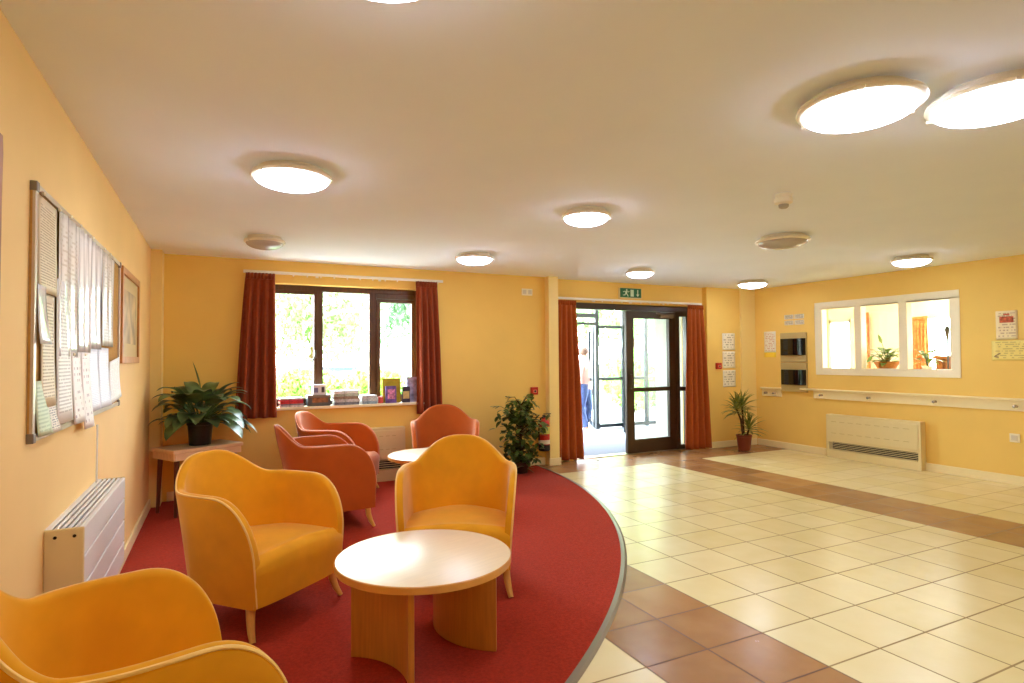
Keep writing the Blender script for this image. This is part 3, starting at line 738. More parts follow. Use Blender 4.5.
# ------------------------------------------------------------------ ceiling lamps
lampw = mat('cream_lamp_body', (242, 232, 208), 0.35, 0.5)
lit = emit('lit_lamp_diffuser', (222, 232, 255), LAMP)
unlit = mat('frosted_glass_diffuser', (190, 182, 174), 0.25, 0.6)
clearp = glass_mat('clear_plastic_rim', 0.12, (0.93, 0.93, 0.92))
def ceiling_lamp(x, y, r, label, on=True):
    root = empty('ceiling_lamp', (x, y, H), 0, label, 'ceiling light', 'round ceiling lights')
    MB().lathe([(r * 0.80, 0.0), (r * 0.80, -0.022), (r * 0.70, -0.030), (0, -0.030)], n=48).build('base', lampw, root, smooth=40)
    rim_ = MB().lathe([(r * 0.90, -0.050), (r * 0.80, -0.020), (r * 0.86, -0.018), (r * 0.985, -0.030), (r, -0.042), (r * 0.97, -0.050), (r * 0.90, -0.053), (r * 0.90, -0.050)], n=64).build('rim', lampw, root, smooth=40)
    MB().lathe([(r * 0.91, -0.046)] + [(r * 0.905 * math.cos(PI / 2 * k / 10), -0.050 - 0.055 * math.sin(PI / 2 * k / 10)) for k in range(11)], n=64).build('diffuser', lit if on else unlit, root, smooth=60)
    for k in range(3):
        a_ = R(100 + 120 * k)
        MB().box((math.cos(a_) * r * 0.965, math.sin(a_) * r * 0.965, -0.050), (0.022, 0.014, 0.012), a_).build('clip', clearp if not on else lampw, rim_)
    return root
ceiling_lamp(0.345, 3.42, 0.212, 'large lit round ceiling light nearest the left wall')
ceiling_lamp(2.32, 3.51, 0.172, 'lit round ceiling light above the open floor, up and left of the exit sign')
ceiling_lamp(2.27, 5.45, 0.192, 'lit round ceiling light in front of the curtain right of the window')
ceiling_lamp(4.44, 5.59, 0.168, 'lit round ceiling light in front of the green exit sign')
ceiling_lamp(6.56, 5.83, 0.20, 'small lit round ceiling light by the far right corner')
ceiling_lamp(2.30, 1.495, 0.232, 'large lit round ceiling light with a cream rim, second from the right edge')
ceiling_lamp(2.735, 1.225, 0.235, 'large lit round ceiling light cut off by the right edge')
ceiling_lamp(6.53, 3.72, 0.19, 'small lit round ceiling light above the interior window')
ceiling_lamp(0.345, 1.405, 0.205, 'lit round ceiling light cut off by the top edge')
ceiling_lamp(0.33, 5.40, 0.165, 'unlit round ceiling light in front of the window, left of the others', False)
ceiling_lamp(4.37, 3.55, 0.222, 'unlit round ceiling light beyond the smoke detector', False)
sd = empty('smoke_detector', (3.24, 2.62, H), 0, 'small white smoke detector on the ceiling', 'smoke detector')
MB().lathe([(0.052, 0), (0.052, -0.014), (0.046, -0.020), (0.054, -0.026), (0.054, -0.056), (0.034, -0.066)], n=32).build('base', lampw, sd, smooth=40)
MB().lathe([(0.032, -0.064), (0.030, -0.082), (0.020, -0.090), (0, -0.091)], n=24).build('sensor', mat('grey_sensor', (170, 160, 140), 0.4), sd, smooth=40)

# ------------------------------------------------------------------ wall heaters
hcream = mat('cream_casing_and_end_shade', (236, 216, 160), 0.4, 0.5, var=0.01)
hwhite = mat('white_enamel_casing', (238, 236, 232), 0.35, 0.5, var=0.01)
dark_m = mat('dark_grille_gap', (30, 24, 16), 0.6, 0.3)
# left wall: louvred top, grooved front
hl = empty('wall_heater', (XL, 3.31, 0.275), 0, 'white wall heater with a louvred top on the left wall', 'wall heater')
D_, W_, Z_ = 0.125, 1.06, 0.455
b = MB(); b.bx(0.0, D_ - 0.014, -W_ / 2, W_ / 2, 0, 0.015).bx(0, 0.012, -W_ / 2, W_ / 2, 0, Z_)
b.build('back_case', hwhite, hl)
for sgn in (-1, 1):
    MB().bx(0.0, D_, sgn * W_ / 2, sgn * (W_ / 2 + 0.014), 0, Z_).build('end_panel', hcream, hl, bevel=0.005)  # ends coloured cream to paint the yellowish shade on the white casing
    q = MB()
    for x in (0.035, 0.095): q.lathe([(0, 0), (0.006, 0), (0.006, 0.003), (0, 0.003)], (x, sgn * (W_ / 2 + 0.014) - (0.003 if sgn < 0 else 0), Z_ - 0.03), 10, 'Y')
    q.build('screw', dark_m, hl)
for k in range(4):
    z0 = k * Z_ / 4 + 0.003; MB().bx(D_ - 0.014, D_, -W_ / 2 + 0.001, W_ / 2 - 0.001, z0, z0 + Z_ / 4 - 0.006).build('front_panel', hwhite, hl, bevel=0.004)
MB().bx(D_ - 0.02, D_ - 0.013, -W_ / 2, W_ / 2, 0.0, Z_ - 0.004).build('front_backing', hwhite, hl)
for k in range(6):
    x = 0.008 + k * 0.0205
    MB().box((x + 0.005, 0, Z_ - 0.012), (0.011, W_ - 0.002, 0.022), 0, Matrix.Rotation(R(12), 3, 'Y')).build('louvre', hwhite, hl, bevel=0.002)
MB().bx(0.012, D_ - 0.02, -W_ / 2, W_ / 2, Z_ - 0.09, Z_ - 0.085).build('heating_element', dark_m, hl)
MB().tube([(0.012, W_ / 2 - 0.10, Z_), (0.012, W_ / 2 - 0.10, Z_ + 0.30)], 0.005, 6).build('cable_conduit', hwhite, hl)

def convector(name, loc, rz, W_, Hh, D_, label, m, z_grille, n_slat, g_h):
    """floor-standing fan convector; local +X along the wall, -Y out of the wall"""
    root = empty(name, loc, rz, label, 'wall heater')
    b = MB()
    zt = z_grille + g_h
    b.bx(-W_ / 2, W_ / 2, -D_, 0, zt, Hh); b.bx(-W_ / 2, W_ / 2, -D_, 0, 0, z_grille); b.bx(-W_ / 2, -W_ / 2 + 0.035, -D_, 0, z_grille, zt); b.bx(W_ / 2 - 0.035, W_ / 2, -D_, 0, z_grille, zt)
    b.build('casing', m, root, bevel=0.006)
    MB().bx(-W_ / 2 + 0.03, W_ / 2 - 0.03, -D_ + 0.08, -D_ + 0.085, z_grille - 0.005, zt + 0.005).build('grille_cavity', dark_m, root)
    for k in range(n_slat):
        z = z_grille + g_h * (k + 0.5) / n_slat
        MB().box((0, -D_ + 0.014, z), (W_ - 0.066, 0.010, 0.006), 0, Matrix.Rotation(R(-12), 3, 'X')).build('slat', m, root)
    fp_ = MB().bx(-W_ / 2 + 0.03, W_ / 2 - 0.03, -D_ - 0.006, -D_ + 0.001, zt + 0.03, Hh - 0.03).build('front_panel', m, root, bevel=0.004)
    for zz in (0.28, 0.78):
        for k in range(9):
            q = MB().bx(-W_ / 2 + 0.08 + k * (W_ - 0.16) / 9, -W_ / 2 + 0.08 + (k + 0.6) * (W_ - 0.16) / 9, -D_ - 0.0075, -D_ - 0.005, zt + 0.03 + zz * (Hh - zt - 0.06), zt + 0.036 + zz * (Hh - zt - 0.06))
            q.build('panel_groove', mat('groove_shade', (206, 182, 124), 0.6), fp_)
    return root
convector('wall_heater', (XR, 4.755, 0.0), R(-90), 1.21, 0.575, 0.10, 'cream floor-standing wall heater below the interior window', hcream, 0.105, 5, 0.105)
convector('wall_heater', (1.47, YB, 0.0), 0, 0.80, 0.60, 0.09, 'cream wall heater below the back window, behind the orange armchairs', hcream, 0.13, 5, 0.115)

# ------------------------------------------------------------------ peg rails on the right wall
peg_m = mat('chrome_peg', (206, 200, 190), 0.25, 0.5, metal=0.7)
def peg_rail(y0, y1, z, pegs, label, led):
    root = empty('peg_rail', (XR, (y0 + y1) / 2, z), 0, label, 'coat rail', 'cream peg rails'); hw = (y1 - y0) / 2
    MB().bx(-0.022, 0, -hw, hw, -0.115, -0.005).build('board', skirt_m, root, bevel=0.004)
    MB().bx(-0.065, 0, -hw - 0.02, hw + led, -0.005, 0.018).build('ledge', skirt_m, root, bevel=0.006)
    for py in pegs:
        b = MB(); yy = py - (y0 + y1) / 2
        b.lathe([(0.0, -0.075), (0.014, -0.073), (0.019, -0.064), (0.016, -0.055), (0.008, -0.048), (0.007, -0.030), (0.015, -0.022)], (0, yy, -0.065), 14, 'X')
        b.build('peg', peg_m, root, smooth=50)
peg_rail(6.13, 6.48, 0.875, [6.24, 6.39], 'short cream peg rail in the right corner above the spiky plant', 0.0)
peg_rail(1.2, 5.60, 0.885, [5.47, 4.80, 4.02, 3.24, 2.45, 1.66], 'long cream peg rail running under the interior window', 0.19)

# ------------------------------------------------------------------ things on the right wall
grey_beige = mat('grey_beige_panel', (196, 172, 112), 0.5, 0.4)
black_gloss = mat('black_glossy_window', (10, 10, 10), 0.06, 0.6)
def wall_panel(z0, z1, k0, k1, label):
    root = empty('wall_panel', (XR, 5.91, (z0 + z1) / 2), 0, label, 'wall panel', 'black and beige wall panels'); zc = (z0 + z1) / 2
    MB().bx(-0.03, 0, -0.215, 0.215, z0 - zc, z1 - zc).build('backing_plate', grey_beige, root, bevel=0.004)
    V = []; F = []
    for i in range(13):
        t = -1 + i / 6; y = 0.208 * t; x = -0.034 - 0.022 * (1 - t * t)
        V += [(x, y, k0 - zc), (x, y, k1 - zc)]
    F = [(2 * i, 2 * i + 2, 2 * i + 3, 2 * i + 1) for i in range(12)]
    V += [(-0.029, -0.208, k0 - zc), (-0.029, -0.208, k1 - zc), (-0.029, 0.208, k0 - zc), (-0.029, 0.208, k1 - zc)]
    F += [(26, 0, 1, 27), (24, 28, 29, 25), tuple([28, 26] + [2 * i for i in range(13)]), tuple([27, 29] + [2 * i + 1 for i in range(12, -1, -1)])]
    MB().add(V, F).build('display_window', black_gloss, root, smooth=40)
wall_panel(1.275, 1.70, 1.375, 1.615, 'beige wall panel with a black glossy window, upper of the two')
wall_panel(0.845, 1.268, 0.945, 1.165, 'beige wall panel with a black glossy window, lower of the two')
card_m = print_mat('white_card_small_print', (240, 230, 200), (140, 128, 100), 6, 5)

def sheet(name, wall, u0, u1, z0, z1, m, label, cat, group=None, off=0.004, curl=0.0, skew=0.0, parent=None, tilt=0.0, twist=0.0, wr=0.0):
    """thin sheet of paper on a wall; wall 'L': left wall (u = y), 'R': right wall, 'D': wall beside the doors (u = x, at y = YB)"""
    if wall == 'L': u0, u1, z0, z1 = u0 * 1.039, u1 * 1.039, 1.361 + (z0 - 1.361) * 1.039, 1.361 + (z1 - 1.361) * 1.039
    NU, NV = (6, 10) if not wr else (18, 14); V = []; uv = []
    for j in range(NV + 1):
        t = j / NV
        for i in range(NU + 1):
            s = i / NU
            u = u0 + (u1 - u0) * s + skew * (1 - t) ; z = z0 + (z1 - z0) * t + tilt * (s - 0.5)
            d = off + curl * (1 - t) ** 2 * (0.5 + 0.5 * s) + 0.25 * abs(curl) * math.sin(PI * s) * (1 - t) + twist * s * (1 - t) + wr * (math.sin(17 * s + 2 * t + 20 * u0) + 0.5 * math.sin(31 * s - 3 * t))
            V.append({'L': (XL + d, u, z), 'R': (XR - d, u, z), 'D': (u, YB - d, z)}[wall]); uv.append((s if wall != 'R' else 1 - s, t))
    if wall == 'L': uv = [(s, t) for s, t in uv]
    F = [(j * (NU + 1) + i, j * (NU + 1) + i + 1, (j + 1) * (NU + 1) + i + 1, (j + 1) * (NU + 1) + i) for j in range(NV) for i in range(NU)]
    me = bpy.data.meshes.new(name); me.from_pydata(V, [], F); me.update()
    ul = me.uv_layers.new(name='UVMap')
    for p in me.polygons:
        for li, vi in zip(p.loop_indices, p.vertices): ul.data[li].uv = uv[vi]
    me.shade_smooth(); me.materials.append(m)
    o = bpy.data.objects.new(name, me); COL.objects.link(o)
    q = o.modifiers.new('thickness', 'SOLIDIFY'); q.thickness = 0.0012; q.offset = 0
    if parent: o.parent = parent
    elif label: tag(o, label, cat, group)
    return o
for (y0, y1, z0, z1, lb) in ((5.91, 6.065, 1.90, 1.965, 'top left'), (5.735, 5.895, 1.90, 1.965, 'top right'), (5.91, 6.065, 1.815, 1.88, 'bottom left'), (5.735, 5.895, 1.815, 1.88, 'bottom right')):
    sheet('label_card', 'R', y0, y1, z0, z1, card_m, 'small white label card, %s of four above the black panels' % lb, 'card', 'label cards above the wall panels')
paper_a = print_mat('notice_print_grey', (248, 240, 212), (190, 180, 148), 7, 4, 0.5)
paper_r = print_mat('notice_print_red', (248, 240, 216), (216, 160, 120), 12, 4, 0.5)
yel_pap = mat('yellow_paper', (250, 214, 70), 0.7, 0.2)
n_ = sheet('notice', 'R', 6.225, 6.435, 1.42, 1.735, paper_r, 'white notice with a yellow strip at its foot, left of the black panels', 'notice')
sheet('yellow_strip', 'R', 6.225, 6.435, 1.345, 1.42, yel_pap, None, None, parent=n_)
poster_m = print_mat('poster_print_brown', (246, 226, 178), (206, 176, 140), 10, 5, 0.5)
po = sheet('poster', 'R', 3.215, 3.41, 1.52, 1.825, poster_m, 'white poster with a red picture on the right wall', 'poster')
def red_block(y0, y1, z0, z1, m, off=0.008, n=0):
    return sheet('poster_picture', 'R', y0, y1, z0, z1, m, None, None, off=off, parent=po)
redp = mat('red_picture_print', (196, 96, 60), 0.6, 0.3, var=0.55, vscale=38)
sheet('poster_picture', 'R', 3.25, 3.375, 1.70, 1.765, redp, None, None, off=0.0065, parent=po)
sheet('poster_heading', 'R', 3.285, 3.34, 1.778, 1.795, redp, None, None, off=0.0065, parent=po)
ylm = print_mat('yellow_notice_print', (246, 222, 126), (206, 178, 96), 9, 5, 0.5)
yn = sheet('notice', 'R', 3.11, 3.455, 1.30, 1.51, ylm, 'pale yellow landscape notice below the red-picture poster', 'notice')
b = MB(); b.box((0, 0, 0), (0.002, 0.055, 0.012), 0, Matrix.Rotation(R(-30), 3, 'X')); b.box((0, 0.012, -0.022), (0.002, 0.04, 0.012), 0, Matrix.Rotation(R(10), 3, 'X'))
lg = b.build('emblem', mat('dark_print', (150, 122, 74), 0.6), yn); lg.location = (XR - 0.007, 3.40, 1.36)
def switch(name, loc, rz, label, cat, w_, h_, rockers, m=white_m):
    root = empty(name, loc, rz, label, cat)
    MB().box((0, -0.006, 0), (w_, 0.012, h_)).build('face_plate', m, root, bevel=0.003)
    for k in range(rockers):
        x = (k - (rockers - 1) / 2) * w_ / rockers
        MB().box((x, -0.014, 0), (w_ / rockers * 0.62, 0.008, h_ * 0.62)).build('rocker', mat('grey_white_rocker', (226, 214, 190), 0.4), root, bevel=0.002)
    return root
switch('wall_socket', (XR, 3.27, 0.487), R(-90), 'white wall socket low on the right wall', 'socket', 0.09, 0.09, 1)
switch('light_switch', (3.475, YB, 2.195), 0, 'white double switch plate high on the wall right of the window', 'switch', 0.15, 0.085, 2)
# ------------------------------------------------------------------ wall beside the doors
for z, lb in ((1.46, 'top'), (1.185, 'middle'), (0.90, 'bottom')):
    sheet('notice', 'D', 6.80, 7.06, z, z + 0.255, paper_a, 'pale printed notice beside the door curtain, %s of three' % lb, 'notice', 'three notices by the doors')
red_m = mat('red_enamel', (196, 40, 26), 0.35, 0.5)
def call_point(loc, label):
    root = empty('fire_call_point', loc, 0, label, 'fire alarm call point')
    MB().box((0, -0.02, 0), (0.095, 0.04, 0.095)).build('case', red_m, root, bevel=0.006)
    MB().box((0, -0.0415, -0.004), (0.05, 0.004, 0.04)).build('break_panel', mat('pale_red_panel', (226, 130, 100), 0.4), root, bevel=0.001)
    MB().lathe([(0, -0.0465), (0.013, -0.0465), (0.013, -0.043), (0, -0.043)], (0, 0, -0.004), 16, 'Y').build('button', mat('black_mark', (30, 26, 24), 0.5), root)
cp = call_point((6.70, YB, 1.22), 'red fire alarm call point between the door curtain and the three notices')
call_point((3.56, YB, 0.945), 'red fire alarm call point above the bushy plant')
# fire extinguisher
ex_ = empty('fire_extinguisher', (3.655, 6.535, 0.21), 0, 'red fire extinguisher hanging on the wall behind the bushy plant', 'fire extinguisher')
MB().lathe([(0, 0.0), (0.062, 0.0), (0.07, 0.012), (0.07, 0.32), (0.064, 0.35), (0.035, 0.378), (0.024, 0.385), (0.024, 0.40), (0, 0.40)], n=32).build('cylinder', red_m, ex_, smooth=40)
MB().lathe([(0.0712, 0.20), (0.0712, 0.29)], n=32).build('label_band', mat('cream_green_label', (206, 200, 90), 0.5), ex_, smooth=40, recalc=False, solid=0.001)
MB().lathe([(0.0712, 0.075), (0.0712, 0.125)], n=32).build('label_band', mat('white_label', (236, 226, 206), 0.5), ex_, smooth=40, recalc=False, solid=0.001)
MB().lathe([(0.0, -0.012), (0.066, -0.012), (0.073, 0.0), (0.073, 0.065), (0.071, 0.065)], n=32).build('base_skirt', mat('black_rubber', (26, 24, 24), 0.6), ex_, smooth=40)
b = MB(); b.box((0, 0, 0.415), (0.03, 0.03, 0.035)); b.box((0.045, 0, 0.445), (0.10, 0.016, 0.012)); b.box((0.05, 0, 0.415), (0.08, 0.014, 0.01))
b.build('valve_handle', MATS['black_rubber'], ex_, bevel=0.002)
MB().tube([(-0.01, -0.01, 0.41), (-0.06, -0.03, 0.40), (-0.085, -0.02, 0.33), (-0.08, -0.01, 0.12)], 0.010, 8).build('hose', MATS['black_rubber'], ex_, smooth=50)
# exit sign: running figure, doorway, downward arrow
green_m = mat('green_sign_face', (22, 110, 62), 0.35, 0.5)
sgnw = mat('sign_white', (214, 236, 206), 0.4, 0.4)
es = empty('exit_sign', (5.14, YD, 2.255), 0, 'green exit sign above the entrance doors', 'exit sign')
MB().box((0, -0.02, 0), (0.375, 0.04, 0.145)).build('sign_case', mat('sign_case_cream', (232, 216, 160), 0.5), es, bevel=0.003)
MB().box((0, -0.0415, 0.004), (0.36, 0.003, 0.128)).build('sign_face', green_m, es)
yy = -0.0445
def flat(pts, name, m=sgnw):
    b = MB(); n_ = len(pts)
    V = [(x, yy, z) for x, z in pts] + [(x, yy + 0.0015, z) for x, z in pts]
    b.add(V, [tuple(range(n_)), tuple(range(2 * n_ - 1, n_ - 1, -1))] + [(i, n_ + i, n_ + (i + 1) % n_, (i + 1) % n_) for i in range(n_)])
    return b
b = flat([(-0.005, -0.045), (0.05, -0.045), (0.05, 0.05), (-0.005, 0.05)], 'd'); b.build('doorway_symbol', sgnw, es)
b = flat([(0.112, 0.05), (0.128, 0.05), (0.128, -0.012), (0.148, -0.012), (0.12, -0.046), (0.092, -0.012), (0.112, -0.012)], 'a'); b.build('arrow_symbol', sgnw, es)
b = MB()
hd = [(-0.072 + 0.013 * math.cos(2 * PI * k / 12), 0.042 + 0.013 * math.sin(2 * PI * k / 12)) for k in range(12)]
for poly in (hd, [(-0.10, 0.026), (-0.062, 0.028), (-0.066, -0.004), (-0.092, -0.006)], [(-0.066, 0.026), (-0.040, 0.012), (-0.024, 0.022), (-0.028, 0.030), (-0.042, 0.024), (-0.066, 0.034)],
             [(-0.098, 0.026), (-0.122, 0.010), (-0.136, 0.020), (-0.130, 0.027), (-0.120, 0.020), (-0.102, 0.034)],
             [(-0.090, -0.004), (-0.070, -0.002), (-0.052, -0.022), (-0.040, -0.046), (-0.052, -0.048), (-0.064, -0.026)], [(-0.094, -0.002), (-0.078, -0.006), (-0.100, -0.032), (-0.134, -0.034), (-0.134, -0.024), (-0.108, -0.022)]):
    q = flat(poly, 'p'); b.add(q.v, q.f)
b.build('running_figure', sgnw, es)

# ------------------------------------------------------------------ left wall: noticeboard, its papers, pictures
alu = mat('brushed_aluminium', (206, 190, 166), 0.35, 0.5, metal=0.5)
greyp = mat('grey_plastic_corner', (130, 116, 98), 0.5)
cork = mat('tan_board_cloth', (196, 150, 84), 0.9, 0.1, var=0.1, vscale=80)
KW = 1.039
NY0, NY1, NZ0, NZ1 = 2.525, 4.44, 1.085, 1.978
nb = empty('noticeboard', (XL, (NY0 + NY1) / 2, (NZ0 + NZ1) / 2), 0, 'long aluminium-framed noticeboard covered in papers on the left wall', 'noticeboard')
hw, hh = (NY1 - NY0) / 2, (NZ1 - NZ0) / 2
MB().bx(0.0, 0.008, -hw, hw, -hh, hh).build('backing', cork, nb)
fr = MB()
fr.bx(0, 0.018, -hw, hw, hh - 0.022, hh).bx(0, 0.018, -hw, hw, -hh, -hh + 0.022).bx(0, 0.018, -hw, -hw + 0.03, -hh + 0.022, hh - 0.022).bx(0, 0.018, hw - 0.022, hw, -hh + 0.022, hh - 0.022)
fr.build('board_frame', alu, nb, bevel=0.002)
for sy in (-1, 1):
    for sz in (-1, 1): MB().box((0.010, sy * (hw - 0.014), sz * (hh - 0.014)), (0.023, 0.034, 0.034)).build('corner_cap', greyp, nb, bevel=0.003)
p_tan = print_mat('tan_print', (232, 212, 174), (184, 156, 118), 34, 9)
p_wht = print_mat('white_print', (248, 244, 236), (206, 198, 190), 40, 9)
p_bold = print_mat('white_bold_print', (236, 224, 206), (140, 134, 130), 18, 5, 0.5)
p_blue = print_mat('bluish_print', (240, 243, 250), (214, 218, 230), 36, 8)
p_pink = print_mat('pinkish_print', (246, 236, 228), (186, 160, 156), 12, 4, 0.42)
p_grn = print_mat('pale_green_print', (206, 216, 176), (176, 190, 146), 14, 4)
sleeve = print_mat('glossy_sleeve_print', (246, 244, 240), (222, 216, 206), 30, 7, 0.5, 0.3, 0.9)
sleeve2 = print_mat('glossy_white_sleeve', (252, 252, 252), (246, 246, 248), 20, 5, 0.4, 0.3, 1.0)
B0 = 0.012
G = 'papers pinned to the noticeboard'
def paper(u0, u1, z0, z1, m, label, **k): return sheet('paper_sheet', 'L', u0, u1, z0, z1, m, label, 'paper', G, **k)
paper(2.475, 2.72, 1.60, 1.925, p_tan, 'tan printed sheet at the top left corner of the noticeboard', off=B0 + .002, curl=.006)
paper(2.735, 3.10, 1.38, 1.935, sleeve, 'first glossy plastic sleeve along the top of the noticeboard, beside the tan sheet', off=B0 + .006, curl=.004, wr=.003)
paper(3.08, 3.36, 1.40, 1.937, sleeve2, 'second glossy plastic sleeve along the top of the noticeboard', off=B0 + .006, curl=.004, wr=.003)
paper(3.35, 3.66, 1.42, 1.937, sleeve2, 'third glossy plastic sleeve along the top of the noticeboard', off=B0 + .004, curl=.004, wr=.003)
paper(3.66, 4.02, 1.44, 1.933, sleeve, 'last glossy plastic sleeve at the top right of the noticeboard', off=B0 + .005, curl=.004, wr=.003)
paper(2.455, 2.56, 1.42, 1.62, sleeve2, 'narrow shiny leaflet at the left frame of the noticeboard', off=B0 + .008, curl=.02)
paper(2.53, 2.71, 1.20, 1.60, p_tan, 'long tan printed sheet below the top left sheet on the noticeboard', off=B0 + .001, curl=.01)
paper(2.60, 2.745, 1.105, 1.26, p_bold, 'white sheet with bold print at the foot of the noticeboard, second from the left', off=B0 + .006, curl=.015)
paper(2.715, 2.94, 1.125, 1.67, p_wht, 'tall white printed sheet in the left half of the noticeboard', off=B0 + .007, curl=.015)
paper(2.95, 3.14, 1.10, 1.40, p_pink, 'pinkish sheet hanging over the bottom frame of the noticeboard', off=B0 + .010, curl=.015, skew=.04)
paper(3.12, 3.30, 1.06, 1.40, p_pink, 'second pinkish sheet hanging lowest over the bottom frame of the noticeboard', off=B0 + .013, curl=.015, skew=.06)
paper(3.30, 3.56, 1.125, 1.42, p_blue, 'bluish printed sheet at the foot of the noticeboard, beside the pinkish sheets', off=B0 + .004, curl=.02)
paper(3.56, 3.86, 1.125, 1.43, p_blue, 'bluish printed sheet near the right end of the noticeboard', off=B0 + .006, curl=.02)
paper(3.86, 4.20, 1.14, 1.37, p_wht, 'white sheet folding away from the right frame of the noticeboard', off=B0 + .012, curl=.02, tilt=.03, skew=-.04)
paper(2.46, 2.61, 1.11, 1.295, p_grn, 'pale green leaflet in the bottom left corner of the noticeboard', off=B0 + .004, curl=.02)
pins = [(2.49, 1.93), (2.71, 1.925), (2.90, 1.94), (3.08, 1.94), (3.35, 1.94), (3.66, 1.94), (3.84, 1.94), (2.98, 1.39), (3.20, 1.39)]
for y, z in pins:
    pn = MB().lathe([(0, 0.0), (0.006, 0.0), (0.0075, 0.006), (0.004, 0.010), (0, 0.011)], n=12, axis='X').build('push_pin', white_m, None, smooth=50)
    pn.location = (XL + B0 + 0.009, y * KW, 1.361 + (z - 1.361) * KW)
    tag(pn, 'small white push pin holding papers on the noticeboard', 'pin', 'push pins on the noticeboard')
lwood = mat('light_oak_frame', (206, 140, 66), 0.45, 0.4, var=0.12, vscale=12)
rwood = mat('red_brown_frame', (176, 112, 70), 0.45, 0.4, var=0.12, vscale=12)
art_m = mat('faded_landscape_print', (190, 158, 100), 0.5, 0.3, var=0.35, vscale=7)
mount_m = mat('pale_picture_mount', (214, 188, 130), 0.7, 0.2)
def picture(y0, y1, z0, z1, fm, label, fwid, am):
    root = empty('framed_picture', (XL, (y0 + y1) / 2, (z0 + z1) / 2), 0, label, 'picture'); hw, hh = (y1 - y0) / 2, (z1 - z0) / 2
    f = MB(); f.bx(0, 0.025, -hw, hw, hh - fwid, hh).bx(0, 0.025, -hw, hw, -hh, -hh + fwid).bx(0, 0.025, -hw, -hw + fwid, -hh + fwid, hh - fwid).bx(0, 0.025, hw - fwid, hw, -hh + fwid, hh - fwid)
    f.build('picture_frame', fm, root, bevel=0.003)
    MB().bx(0, 0.012, -hw + fwid - 0.004, hw - fwid + 0.004, -hh + fwid - 0.004, hh - fwid + 0.004).build('mount', mount_m, root)
    q = 0.09; MB().bx(0.0115, 0.0135, -hw + fwid + q, hw - fwid - q, -hh + fwid + q, hh - fwid - q).build('print', am, root)
picture(4.50, 5.38, 1.345, 1.975, lwood, 'picture in a light wooden frame on the left wall beyond the noticeboard', 0.045, art_m)
picture(1.40, 2.15, 1.45, 2.01, rwood, 'brown framed picture cut off by the left edge of the photo', 0.05, mat('pink_brown_print', (206, 150, 110), 0.5, 0.3, var=0.2, vscale=5))

# ------------------------------------------------------------------ things on the window sill
ZS = WZ0 + 0.001
def slab_thing(name, cat, x0, x1, y0, y1, z0, z1, m, label, rz=0.0, group=None, pages=None, lean=0.0):
    """book or magazine: cover wrapped round a page block"""
    root = empty(name, ((x0 + x1) / 2, (y0 + y1) / 2, z0), rz, label, cat, group)
    root.rotation_euler = (lean, 0, rz)
    w_, d_, h_ = x1 - x0, y1 - y0, z1 - z0
    if w_ > d_ and h_ > d_ or h_ > max(w_, d_) * 0.9 and d_ < 0.06:      # standing book
        c = MB(); c.box((0, -d_ / 2 + 0.0015, h_ / 2), (w_, 0.003, h_)).box((0, d_ / 2 - 0.0015, h_ / 2), (w_, 0.003, h_)).box((-w_ / 2 + 0.0015, 0, h_ / 2), (0.003, d_, h_))
        cv = c.build('cover', m, root, bevel=0.001)
        MB().box((0.001, 0, h_ / 2), (w_ - 0.008, d_ - 0.006, h_ - 0.008)).build('pages', pages or white_m, root)
    else:
        c = MB(); c.box((0, 0, 0.0012), (w_, d_, 0.0024)).box((0, 0, h_ - 0.0012), (w_, d_, 0.0024)).box((0, -d_ / 2 + 0.001, h_ / 2), (w_, 0.002, h_))
        c.build('cover', m, root, bevel=0.0008)
        MB().box((0, 0.001, h_ / 2), (w_ - 0.006, d_ - 0.006, h_ - 0.004)).build('pages', pages or white_m, root)
    return root
pgs = mat('page_edges', (226, 222, 216), 0.8, 0.2)
def col(name, c, v=0.45, s=28): return mat(name, c, 0.3, 0.5, var=v, vscale=s)
GM = 'magazines on the window sill'
ym0, ym1 = YB - 0.035, YB + 0.115
def mag_stack(x0, x1, items, words):
    z = ZS
    for i, (c, t, dx, rz) in enumerate(items):
        nm = 'cover_%d_%d_%d' % c
        q = col(nm, c)
        slab_thing('magazine', 'magazine', x0 + dx, x1 + dx, ym0, ym1, z, z + t, q, words % ('bottom magazine' if i == 0 else ('top magazine' if i == len(items) - 1 else ('second magazine from the bottom' if i == 1 else 'third magazine from the bottom'))), R(rz), GM, pgs)
        z += t + 0.0005
    return z
mag_stack(0.555, 0.785, [((214, 210, 216), .018, 0, 3), ((130, 130, 150), .014, .012, -2), ((206, 44, 60), .030, -.004, 5), ((196, 60, 84), .014, .006, -4), ((226, 214, 214), .016, .004, 2)], '%s of the red and white pile by the left curtain')
mag_stack(1.10, 1.37, [((120, 126, 142), .030, 0, 1), ((206, 206, 214), .030, .012, -3), ((150, 130, 116), .03, -.008, 2), ((170, 186, 176), .03, .004, -4), ((232, 236, 240), .032, -.006, 4)], '%s of the tall pile in the middle of the sill')
mag_stack(1.40, 1.565, [((150, 176, 196), .03, 0, 2), ((206, 214, 226), .034, .004, -3), ((216, 222, 230), .03, -.004, 4)], '%s of the low pale pile right of the tall pile')
def carton(name, x0, x1, y0, y1, z0, z1, m, label, lid=None, panel=None):
    root = empty(name, ((x0 + x1) / 2, (y0 + y1) / 2, z0), 0, label, 'box')
    w_, d_, h_ = x1 - x0, y1 - y0, z1 - z0
    MB().box((0, 0, h_ / 2), (w_, d_, h_)).build('body', m, root, bevel=0.003)
    if lid: MB().box((0, 0, h_ - 0.012), (w_ + 0.006, d_ + 0.006, 0.026)).build('lid', lid, root, bevel=0.002)
    for px, pz, pw, ph, pm in panel or []: MB().box((px, -d_ / 2 - 0.001, pz), (pw, 0.002, ph)).build('printed_panel', pm, root)
    return root
